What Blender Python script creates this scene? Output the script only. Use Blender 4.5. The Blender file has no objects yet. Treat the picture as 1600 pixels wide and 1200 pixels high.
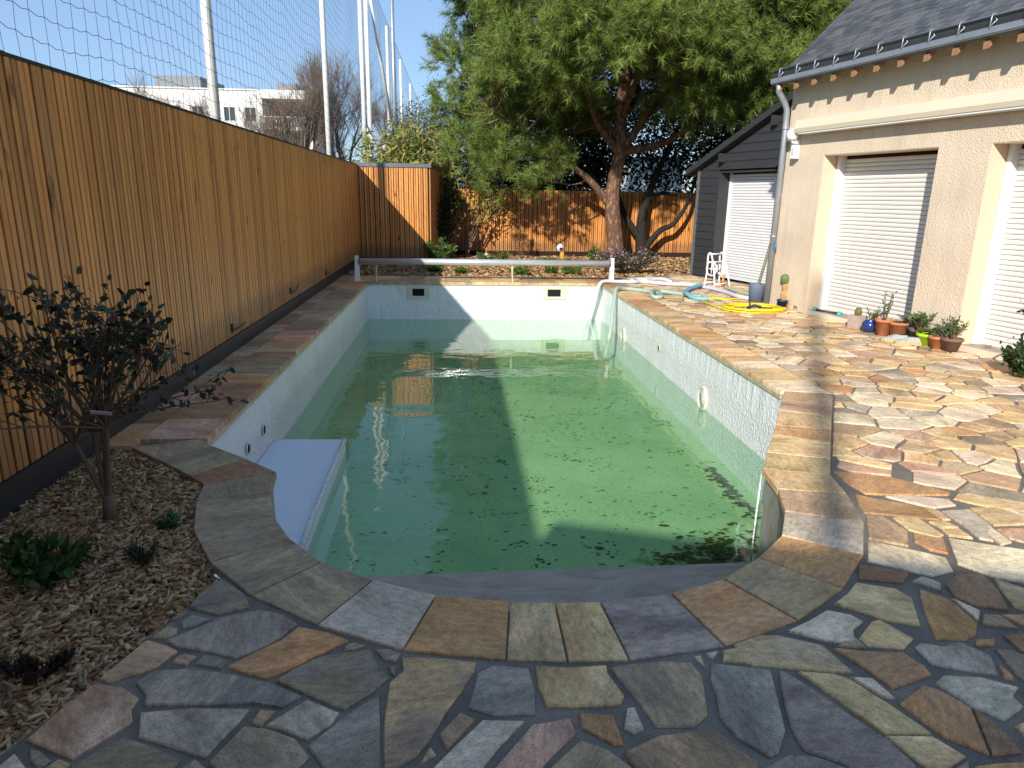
import bpy, bmesh, math, random
import numpy as np
from mathutils import Vector, Matrix, noise as mnoise
random.seed(7); RNG=np.random.default_rng(7)
R=math.radians
# ------------------------------------------------------------------ camera, sky, sun, exposure
scene=bpy.context.scene; COL=scene.collection
cam_d=bpy.data.cameras.new('camera'); cam=bpy.data.objects.new('camera',cam_d); COL.objects.link(cam); scene.camera=cam
cam_d.sensor_width=36; cam_d.lens=24.3; cam_d.clip_start=.05; cam_d.clip_end=2000
PITCH,YAW,ROLL=R(15.18),R(4.693),R(.95)
_f=Vector((math.sin(YAW)*math.cos(PITCH),math.cos(YAW)*math.cos(PITCH),-math.sin(PITCH)))
_r=Vector((math.cos(YAW),-math.sin(YAW),0)); _u=_r.cross(_f)
_R=_r*math.cos(ROLL)+_u*math.sin(ROLL); _U=_u*math.cos(ROLL)-_r*math.sin(ROLL)
cam.matrix_world=Matrix(((_R.x,_U.x,-_f.x,0),(_R.y,_U.y,-_f.y,0),(_R.z,_U.z,-_f.z,1.6),(0,0,0,1)))
SUN_EL,SUN_AZ=R(26.9),R(26.5)      # light travels towards +Y, turned SUN_AZ to +X
w=bpy.data.worlds.new('World'); scene.world=w; w.use_nodes=True
sky=w.node_tree.nodes.new('ShaderNodeTexSky'); sky.sky_type='NISHITA'; sky.sun_disc=False
sky.sun_elevation=SUN_EL; sky.sun_rotation=R(180)+SUN_AZ; sky.air_density=1.0; sky.dust_density=0.; sky.ozone_density=3.0
bg=w.node_tree.nodes['Background']; bg.inputs['Strength'].default_value=.11
# clear even blue of the photographed sky, the same all round, under the physical sky's own gradient
sm_=w.node_tree.nodes.new('ShaderNodeMix'); sm_.data_type='RGBA'; sm_.inputs[0].default_value=.6; sm_.inputs[7].default_value=(2.1,3.35,5.4,1)
w.node_tree.links.new(sky.outputs[0],sm_.inputs[6]); w.node_tree.links.new(sm_.outputs[2],bg.inputs[0])
sl=bpy.data.lights.new('sun','SUN'); sun=bpy.data.objects.new('sun',sl); COL.objects.link(sun)
sl.energy=4.3; sl.angle=R(.75); sl.color=(1,.93,.82)
sun.rotation_euler=Vector((math.sin(SUN_AZ)*math.cos(SUN_EL),math.cos(SUN_AZ)*math.cos(SUN_EL),-math.sin(SUN_EL))).to_track_quat('-Z','Y').to_euler()
vs=scene.view_settings; vs.view_transform='Standard'; vs.look='None'; vs.gamma=1; vs.exposure=.55; vs.use_curve_mapping=False
scene.cycles.max_bounces=8; scene.cycles.transparent_max_bounces=16; scene.cycles.use_denoising=True

# ------------------------------------------------------------------ helpers
def link(name,me,mat,parent=None,loc=None,rz=None):
    o=bpy.data.objects.new(name,me); COL.objects.link(o)
    if mat is not None and hasattr(me,'materials') and not me.materials: me.materials.append(mat)
    if parent is not None: o.parent=parent
    if loc is not None: o.location=loc
    if rz is not None: o.rotation_euler.z=rz
    return o
def tag(o,label=None,cat=None,group=None,kind=None):
    if label: o['label']=label
    if cat: o['category']=cat
    if group: o['group']=group
    if kind: o['kind']=kind
    return o
def empty(name,loc=(0,0,0),rz=0,parent=None):
    o=bpy.data.objects.new(name,None); COL.objects.link(o); o.location=loc; o.rotation_euler.z=rz
    if parent: o.parent=parent
    return o
def npmesh(name,V,F,smooth=False,color=None,colname='tint'):
    V=np.asarray(V,np.float32); F=np.asarray(F,np.int32); k=F.shape[1]
    me=bpy.data.meshes.new(name); me.vertices.add(len(V)); me.vertices.foreach_set('co',V.ravel())
    me.loops.add(F.size); me.loops.foreach_set('vertex_index',F.ravel()); me.polygons.add(len(F))
    me.polygons.foreach_set('loop_start',np.arange(0,F.size,k,dtype=np.int32)); me.polygons.foreach_set('loop_total',np.full(len(F),k,np.int32))
    if color is not None:
        a=me.attributes.new(colname,'FLOAT_COLOR','POINT'); c=np.ones((len(V),4),np.float32); c[:,:3]=color; a.data.foreach_set('color',c.ravel())
    me.update(calc_edges=True); me.validate()
    if smooth: me.polygons.foreach_set('use_smooth',np.ones(len(F),bool))
    return me
class MB:
    def __init__(s): s.v=[]; s.f=[]; s.sm=[]
    def add(s,v,f,sm=False):
        b=len(s.v); s.v+= [tuple(map(float,p)) for p in v]; s.f+=[tuple(i+b for i in q) for q in f]; s.sm+=[sm]*len(f); return s
    def box(s,x0,x1,y0,y1,z0,z1):
        return s.add([(x0,y0,z0),(x1,y0,z0),(x1,y1,z0),(x0,y1,z0),(x0,y0,z1),(x1,y0,z1),(x1,y1,z1),(x0,y1,z1)],
          [(0,3,2,1),(4,5,6,7),(0,1,5,4),(1,2,6,5),(2,3,7,6),(3,0,4,7)])
    def beam(s,a,b,wd,h,up=(0,0,1)):
        a=Vector(a);b=Vector(b);d=(b-a).normalized();u=Vector(up);sd=d.cross(u)
        if sd.length<1e-4: sd=d.cross(Vector((1,0,0)))
        sd.normalize();u=sd.cross(d)
        P=[]
        for q in (a,b):
            for i,j in ((-1,-1),(1,-1),(1,1),(-1,1)): P.append(q+sd*(i*wd/2)+u*(j*h/2))
        return s.add(P,[(0,1,2,3),(7,6,5,4),(0,4,5,1),(1,5,6,2),(2,6,7,3),(3,7,4,0)])
    def tube(s,pts,rad,n=8,cap=True,closed=False,sm=True):
        P=[Vector(p) for p in pts]; m=len(P); rr=rad if hasattr(rad,'__len__') else [rad]*m
        vs=[];fs=[];ref=None
        for i in range(m):
            if closed: t=(P[(i+1)%m]-P[i-1])
            else: t=P[min(i+1,m-1)]-P[max(i-1,0)]
            t.normalize()
            if ref is None:
                ref=t.cross(Vector((0,0,1)));
                if ref.length<.1: ref=t.cross(Vector((1,0,0)))
            ref=(ref-t*ref.dot(t)).normalized(); bb=t.cross(ref)
            for k in range(n):
                a=2*math.pi*k/n; vs.append(P[i]+(ref*math.cos(a)+bb*math.sin(a))*rr[i])
        for i in range(m if closed else m-1):
            j=(i+1)%m
            for k in range(n): fs.append((i*n+k,i*n+(k+1)%n,j*n+(k+1)%n,j*n+k))
        if cap and not closed:
            fs.append(tuple(range(n-1,-1,-1))); fs.append(tuple((m-1)*n+k for k in range(n)))
        return s.add(vs,fs,sm)
    def lathe(s,prof,n=20,c=(0,0,0),sm=True):
        vs=[];fs=[]
        for r,z in prof:
            for k in range(n):
                a=2*math.pi*k/n; vs.append((c[0]+r*math.cos(a),c[1]+r*math.sin(a),c[2]+z))
        for i in range(len(prof)-1):
            for k in range(n): fs.append((i*n+k,i*n+(k+1)%n,(i+1)*n+(k+1)%n,(i+1)*n+k))
        fs.append(tuple(range(n-1,-1,-1))); fs.append(tuple((len(prof)-1)*n+k for k in range(n)))
        return s.add(vs,fs,sm)
    def prism(s,pts,z0,z1):
        n=len(pts); a=sum(pts[i][0]*pts[(i+1)%n][1]-pts[(i+1)%n][0]*pts[i][1] for i in range(n))
        if a<0: pts=pts[::-1]
        return s.add([(x,y,z0) for x,y in pts]+[(x,y,z1) for x,y in pts],[tuple(range(n-1,-1,-1)),tuple(range(n,2*n))]+[(i,(i+1)%n,n+(i+1)%n,n+i) for i in range(n)])
    def mesh(s,name='m'):
        me=bpy.data.meshes.new(name); me.from_pydata(s.v,[],s.f); me.polygons.foreach_set('use_smooth',s.sm); me.update(); return me
    def build(s,name,mat,parent=None,loc=None,rz=None): return link(name,s.mesh(name),mat,parent,loc,rz)
def sheet(name,pts,z,mat,parent=None):
    n=len(pts); a=sum(pts[i][0]*pts[(i+1)%n][1]-pts[(i+1)%n][0]*pts[i][1] for i in range(n))
    if a<0: pts=pts[::-1]
    me=bpy.data.meshes.new(name); me.from_pydata([(x,y,z) for x,y in pts],[],[tuple(range(n))]); me.update()
    return link(name,me,mat,parent)
def copy_tree(o,parent=None):
    c=o.copy(); COL.objects.link(c); c.parent=parent
    for ch in o.children: copy_tree(ch,c)
    return c
def inside(p,poly):
    x,y=p; r=False; n=len(poly); j=n-1
    for i in range(n):
        xi,yi=poly[i]; xj,yj=poly[j]
        if (yi>y)!=(yj>y) and x<(xj-xi)*(y-yi)/(yj-yi)+xi: r=not r
        j=i
    return r
# ------------------------------------------------------------------ material helpers
class NT:
    def __init__(s,name):
        s.m=bpy.data.materials.new(name); s.m.use_nodes=True; s.t=s.m.node_tree; s.b=s.t.nodes['Principled BSDF']; s.out=s.t.nodes['Material Output']
    def n(s,typ,**kw):
        x=s.t.nodes.new(typ)
        for k,v in kw.items(): setattr(x,k,v)
        return x
    def l(s,a,b): s.t.links.new(a,b)
    def coord(s,kind='Object'): return s.n('ShaderNodeTexCoord').outputs[kind]
    def mapping(s,vec,scale=(1,1,1),loc=None,rot=None):
        m=s.n('ShaderNodeMapping'); s.l(vec,m.inputs[0]); m.inputs['Scale'].default_value=scale
        if rot: m.inputs['Rotation'].default_value=rot
        if loc is not None and hasattr(loc,'links'): s.l(loc,m.inputs['Location'])
        elif loc is not None: m.inputs['Location'].default_value=loc
        return m.outputs[0]
    def noise(s,vec,scale,detail=4,rough=.55,dist=0):
        x=s.n('ShaderNodeTexNoise'); s.l(vec,x.inputs['Vector']); x.inputs['Scale'].default_value=scale; x.inputs['Detail'].default_value=detail; x.inputs['Roughness'].default_value=rough; x.inputs['Distortion'].default_value=dist
        return x.outputs[0]
    def ramp(s,fac,stops,interp='LINEAR'):
        x=s.n('ShaderNodeValToRGB'); s.l(fac,x.inputs[0]); e=x.color_ramp; e.interpolation=interp
        while len(e.elements)<len(stops): e.elements.new(.5)
        for el,(p,c) in zip(e.elements,stops):
            el.position=p; el.color=(c,c,c,1) if not hasattr(c,'__len__') else (*c,1)
        return x.outputs[0]
    def mix(s,fac,a,b,mode='MIX'):
        x=s.n('ShaderNodeMix',data_type='RGBA',blend_type=mode)
        for v,i in ((fac,0),(a,6),(b,7)):
            if hasattr(v,'links'): s.l(v,x.inputs[i])
            elif i==0: x.inputs[0].default_value=v
            else: x.inputs[i].default_value=(*v,1) if hasattr(v,'__len__') else (v,v,v,1)
        return x.outputs[2]
    def math(s,op,a,b=None):
        x=s.n('ShaderNodeMath',operation=op)
        for v,i in ((a,0),(b,1)):
            if v is None: continue
            if hasattr(v,'links'): s.l(v,x.inputs[i])
            else: x.inputs[i].default_value=v
        return x.outputs[0]
    def attr(s,name): x=s.n('ShaderNodeAttribute'); x.attribute_name=name; return x.outputs['Color']
    def rnd(s): return s.n('ShaderNodeObjectInfo').outputs['Random']
    def bump(s,h,strength=.3,dist=.01):
        x=s.n('ShaderNodeBump'); s.l(h,x.inputs['Height']); x.inputs['Strength'].default_value=strength; x.inputs['Distance'].default_value=dist
        s.l(x.outputs[0],s.b.inputs['Normal']); return x.outputs[0]
    def set(s,col=None,rough=None,spec=None,metal=None):
        if col is not None:
            if hasattr(col,'links'): s.l(col,s.b.inputs['Base Color'])
            else: s.b.inputs['Base Color'].default_value=(*col,1)
        if rough is not None:
            if hasattr(rough,'links'): s.l(rough,s.b.inputs['Roughness'])
            else: s.b.inputs['Roughness'].default_value=rough
        if spec is not None: s.b.inputs['Specular IOR Level'].default_value=spec
        if metal is not None: s.b.inputs['Metallic'].default_value=metal
        return s
def plain(name,col,rough=.6,spec=.4,metal=0,var=.12,scale=12,bump=0):
    t=NT(name); c=t.coord(); nz=t.noise(c,scale,5)
    f=t.ramp(nz,[(.25,1-var),(.75,1+var)]); t.set(t.mix(1,col,f,'MULTIPLY'),rough,spec,metal)
    if bump: t.bump(t.noise(c,scale*4,4),bump,.005)
    return t.m
M={}
# natural split stone; each stone carries two tints and its own streak direction (uv)
t=NT('quartzite'); uv=t.n('ShaderNodeUVMap').outputs[0]; a1=t.attr('tint'); a2=t.attr('tint2')
st=t.noise(t.mapping(uv,(2.4,7,1)),1.0,7,.62,.6); blot=t.noise(t.mapping(uv,(1.2,2.6,1)),1.6,4,.6,.8)
fine=t.noise(t.mapping(uv,(22,42,1)),1.0,5,.7); sp=t.noise(uv,140,2,.6)
c=t.mix(t.ramp(blot,[(.42,0),(.62,1)]),a1,a2); c=t.mix(1,c,t.ramp(st,[(.28,.55),(.42,.88),(.55,1.06),(.74,1.38)]),'MULTIPLY')
c=t.mix(1,c,t.ramp(fine,[(.3,.6),(.55,1.02),(.75,1.3)]),'MULTIPLY'); c=t.mix(1,c,t.ramp(sp,[(.32,.6),(.45,1),(.7,1.12)]),'MULTIPLY')
dk=t.noise(t.mapping(uv,(3,5,1),(4,2,0)),1.5,6,.7,.5); c=t.mix(t.ramp(dk,[(.62,0),(.74,.6)]),c,(.05,.045,.04))
gp=t.n('ShaderNodeNewGeometry').outputs['Position']; big=t.noise(gp,1.1,6,.65,.4); sm1=t.noise(gp,7,5,.7,.3)
c=t.mix(1,c,t.ramp(big,[(.3,.72),(.5,1.0),(.7,1.12)]),'MULTIPLY'); c=t.mix(t.ramp(sm1,[(.6,0),(.78,.45)]),c,(.10,.085,.065))
t.set(c,t.ramp(fine,[(.3,.62),(.7,.85)]),.28)
h=t.mix(.5,st,fine); t.bump(t.mix(.25,h,sp),.55,.006); M['stone']=t.m
t=NT('mortar'); c=t.coord(); nz=t.noise(c,3,6,.65); n2=t.noise(c,160,3,.7)
k=t.mix(1,t.ramp(nz,[(.35,(.15,.13,.11)),(.7,(.29,.25,.205))]),t.ramp(n2,[(.3,.7),(.7,1.2)]),'MULTIPLY'); t.set(k,.92,.15); t.bump(n2,.5,.004); M['mortar']=t.m
def wood(name,a,b,dark):
    t=NT(name); c=t.coord(); r=t.rnd(); off=t.n('ShaderNodeCombineXYZ'); t.l(t.math('MULTIPLY',r,37.),off.inputs[0]); t.l(t.math('MULTIPLY',r,91.),off.inputs[2])
    v=t.mapping(c,(1,1,1),off.outputs[0]); g=t.noise(t.mapping(v,(30,30,1.6)),1,5,.6,.5); kn=t.noise(t.mapping(v,(9,9,3.2)),1,3,.5)
    col=t.mix(t.ramp(g,[(.3,0),(.7,1)]),a,b); col=t.mix(t.ramp(kn,[(.64,0),(.75,.85)]),col,dark)
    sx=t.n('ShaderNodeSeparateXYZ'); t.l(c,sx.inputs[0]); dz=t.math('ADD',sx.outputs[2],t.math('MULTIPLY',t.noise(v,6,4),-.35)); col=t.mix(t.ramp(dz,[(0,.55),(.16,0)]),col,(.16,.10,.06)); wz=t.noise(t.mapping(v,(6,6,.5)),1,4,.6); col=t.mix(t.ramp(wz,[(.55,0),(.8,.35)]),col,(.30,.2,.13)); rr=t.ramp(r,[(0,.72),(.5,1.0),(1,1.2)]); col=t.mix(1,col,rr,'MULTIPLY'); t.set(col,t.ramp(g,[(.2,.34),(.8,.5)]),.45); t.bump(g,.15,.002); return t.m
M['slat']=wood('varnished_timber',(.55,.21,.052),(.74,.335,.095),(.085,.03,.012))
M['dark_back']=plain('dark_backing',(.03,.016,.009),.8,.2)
M['anthracite']=plain('anthracite_metal',(.028,.03,.034),.45,.4,0,.1,5)
M['cap_metal']=plain('grey_capping',(.16,.17,.19),.4,.5,.6)
def render_mat(name,col,scale=70,strength=.9):
    t=NT(name); c=t.coord(); v=t.n('ShaderNodeTexVoronoi'); t.l(c,v.inputs['Vector']); v.inputs['Scale'].default_value=scale
    nz=t.noise(c,scale*.8,4,.6); big=t.noise(c,1.3,4); k=t.mix(1,col,t.ramp(big,[(.3,.9),(.7,1.06)]),'MULTIPLY'); k=t.mix(1,k,t.ramp(nz,[(.3,.86),(.6,1.04)]),'MULTIPLY')
    run=t.noise(t.mapping(c,(5,5,.5)),1,5,.65,.3); k=t.mix(t.ramp(run,[(.5,0),(.8,.35)]),k,tuple(x*.55 for x in col)); t.set(k,.9,.15); t.bump(t.mix(.5,v.outputs[0],nz),strength,.012); return t.m
M['render']=render_mat('cream_roughcast',(.70,.58,.445)); M['reveal']=plain('smooth_cream_render',(.66,.53,.395),.85,.2,0,.05,4)
M['awning']=plain('cream_aluminium',(.70,.62,.47),.4,.4,0,.03,3)
M['shutter']=plain('white_aluminium',(.70,.69,.65),.38,.45,0,.03,3); M['shutter_cool']=plain('white_garage_aluminium',(.72,.73,.75),.4,.45,0,.03,3)
M['white']=plain('white_lacquer',(.78,.78,.77),.35,.45,0,.04,4); M['white_post']=plain('white_painted_steel',(.75,.75,.73),.45,.4,0,.08,3)
M['zinc']=plain('zinc',(.36,.39,.43),.42,.5,.55,.12,6); M['zinc_dark']=plain('weathered_zinc',(.11,.12,.125),.5,.4,.4,.2,9)
t=NT('slate'); c=t.coord('Object'); r=t.rnd(); g=t.noise(t.mapping(c,(18,4,18)),1,5,.6); k=t.mix(t.ramp(r,[(0,0),(1,1)]),(.06,.065,.075),(.13,.13,.135)); k=t.mix(1,k,t.ramp(g,[(.3,.7),(.7,1.25)]),'MULTIPLY'); fk=t.noise(t.mapping(t.n('ShaderNodeNewGeometry').outputs['Position'],(14,14,30)),1,3,.6); k=t.mix(t.ramp(fk,[(.66,0),(.72,.8)]),k,(.22,.19,.16)); t.set(k,.55,.35); t.bump(t.mix(.5,g,fk),.6,.008); M['slate']=t.m
M['rafter']=plain('rafter_wood',(.30,.165,.09),.7,.3,0,.2,20)
t=NT('black_clapboard'); c=t.coord(); g=t.noise(t.mapping(c,(3,3,40)),1,5,.6); t.set(t.mix(g,(.02,.022,.026),(.05,.052,.058)),.55,.35); t.bump(g,.25,.003); M['clap']=t.m
# liner: white pvc with drip-like wrinkles
t=NT('pool_liner'); c=t.coord(); wr=t.noise(t.mapping(c,(9,9,.8)),1,3,.5,.4); ham=t.noise(c,38,3,.6); st=t.noise(t.mapping(c,(2.5,2.5,1.2)),1,5,.65)
zz=t.n('ShaderNodeSeparateXYZ'); t.l(c,zz.inputs[0]); top=t.ramp(t.math('MULTIPLY',zz.outputs[2],-1.),[(.1,1),(.34,.55),(.42,0)])
k=t.mix(t.ramp(st,[(.45,0),(.75,.45)]),(.80,.83,.86),(.58,.62,.54)); yel=t.ramp(t.math('MULTIPLY',zz.outputs[2],-1.),[(.05,.75),(.10,.15),(.16,0)]); k=t.mix(yel,k,(.42,.38,.22))
t.set(k,.42,.4); t.bump(t.mix(top,ham,t.mix(.3,wr,ham)),1.,.05); M['liner']=t.m
t=NT('pool_back_liner'); c=t.coord(); wr=t.noise(t.mapping(c,(5,5,3)),1,3,.5,1.5); st=t.noise(t.mapping(c,(2,2,2)),1,5); t.set(t.mix(t.ramp(st,[(.5,0),(.8,.3)]),(.75,.78,.79),(.55,.6,.55)),.4,.4); t.bump(wr,.8,.035); M['liner_back']=t.m
t=NT('platform_paint'); c=t.coord(); ham=t.noise(c,60,4,.7); t.set(t.mix(ham,(.62,.70,.84),(.80,.85,.92)),.5,.35); t.bump(ham,1.,.012); M['platform']=t.m
t=NT('pool_floor'); c=t.coord(); n1=t.noise(c,.55,5,.6,.4); n2=t.noise(t.mapping(c,(1.4,2.4,1)),2.6,7,.72,.6); n3=t.noise(c,45,4,.7)
k=t.mix(t.ramp(n1,[(.35,0),(.68,1)]),(.47,.58,.36),(.31,.45,.25)); k=t.mix(t.ramp(n2,[(.60,0),(.74,.85)]),k,(.17,.25,.08)); k=t.mix(1,k,t.ramp(n3,[(.3,.82),(.65,1.06)]),'MULTIPLY'); t.set(k,.7,.2); M['floor']=t.m
t=NT('grey_step'); c=t.coord(); n1=t.noise(c,3,6,.7); n2=t.noise(c,50,4,.7); k=t.mix(n1,(.32,.27,.215),(.46,.39,.31)); k=t.mix(t.ramp(n2,[(.62,0),(.7,.7)]),k,(.05,.05,.05)); n4=t.noise(t.mapping(c,(1,3,1)),2.2,6,.7,.8); k=t.mix(t.ramp(n4,[(.45,0),(.7,.7)]),k,(.17,.13,.09)); t.set(k,.5,.35); t.bump(n2,.35,.004); M['step']=t.m
t=NT('roman_wall'); c=t.coord(); n1=t.noise(t.mapping(c,(3,3,1)),2,6,.7,.5); t.set(t.ramp(n1,[(.3,(.10,.11,.08)),(.5,(.26,.26,.21)),(.7,(.42,.42,.38))]),.6,.3); M['roman']=t.m
# water: fresnel mirror over clear green-tinted transmission
t=NT('pool_water'); c=t.coord(); w1=t.noise(t.mapping(c,(1.0,1.7,1)),1.5,2,.4,.3); w2=t.noise(t.mapping(c,(1,1.6,1)),6,2,.5)
b=t.n('ShaderNodeBump'); t.l(t.mix(.10,w1,w2),b.inputs['Height']); b.inputs['Strength'].default_value=1; b.inputs['Distance'].default_value=.0075
lw=t.n('ShaderNodeLayerWeight'); lw.inputs[0].default_value=.5; t.l(b.outputs[0],lw.inputs['Normal']); fres=t.math('ADD',t.math('MULTIPLY',t.math('POWER',lw.outputs['Facing'],4.5),.97),.025)  # schlick, the same from above and below
tr=t.n('ShaderNodeBsdfTransparent'); tr.inputs[0].default_value=(.73,.90,.77,1); gl=t.n('ShaderNodeBsdfGlossy'); gl.inputs['Roughness'].default_value=.0; t.l(b.outputs[0],gl.inputs['Normal'])
ms=t.n('ShaderNodeMixShader'); t.l(fres,ms.inputs[0]); t.l(tr.outputs[0],ms.inputs[1]); t.l(gl.outputs[0],ms.inputs[2]); t.l(ms.outputs[0],t.out.inputs[0]); M['water']=t.m
def leafmat(name,rough=.45,trans=.25,spec=.35):
    t=NT(name); a=t.attr('tint'); t.set(a,rough,spec); tl=t.n('ShaderNodeBsdfTranslucent'); t.l(a,tl.inputs[0]); ms=t.n('ShaderNodeMixShader'); ms.inputs[0].default_value=trans
    t.l(t.b.outputs[0],ms.inputs[1]); t.l(tl.outputs[0],ms.inputs[2]); t.l(ms.outputs[0],t.out.inputs[0]); return t.m
M['leaf']=leafmat('leaf'); M['needle']=leafmat('pine_needle',.5,.2,.3); M['chip']=leafmat('wood_chip',.8,0,.2)
t=NT('pine_bark'); c=t.coord(); v=t.n('ShaderNodeTexVoronoi'); t.l(t.mapping(c,(9,9,3.5)),v.inputs['Vector']); v.inputs['Scale'].default_value=1.6; n1=t.noise(c,14,5,.7)
k=t.mix(t.ramp(v.outputs[0],[(.1,0),(.55,1)]),(.36,.22,.14),(.15,.085,.055)); k=t.mix(1,k,t.ramp(n1,[(.3,.65),(.7,1.25)]),'MULTIPLY'); t.set(k,.85,.2); t.bump(t.mix(.5,v.outputs[0],n1),.9,.03); M['bark']=t.m
M['dark_bark']=plain('dark_bark',(.03,.026,.022),.9,.2,0,.4,15,.5); M['twig']=plain('bare_twig',(.22,.165,.125),.9,.15,0,.3,3); M['stem']=plain('shrub_stem',(.16,.105,.07),.8,.2,0,.25,20)
t=NT('soil'); c=t.coord(); n1=t.noise(c,9,6,.7); t.set(t.ramp(n1,[(.3,(.05,.03,.018)),(.7,(.17,.1,.055))]),.95,.1); t.bump(n1,.8,.03); M['soil']=t.m
t=NT('ground_cover'); c=t.coord(); n1=t.noise(c,.4,6,.7); t.set(t.ramp(n1,[(.3,(.05,.06,.03)),(.7,(.10,.095,.06))]),.95,.1); M['ground']=t.m
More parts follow.
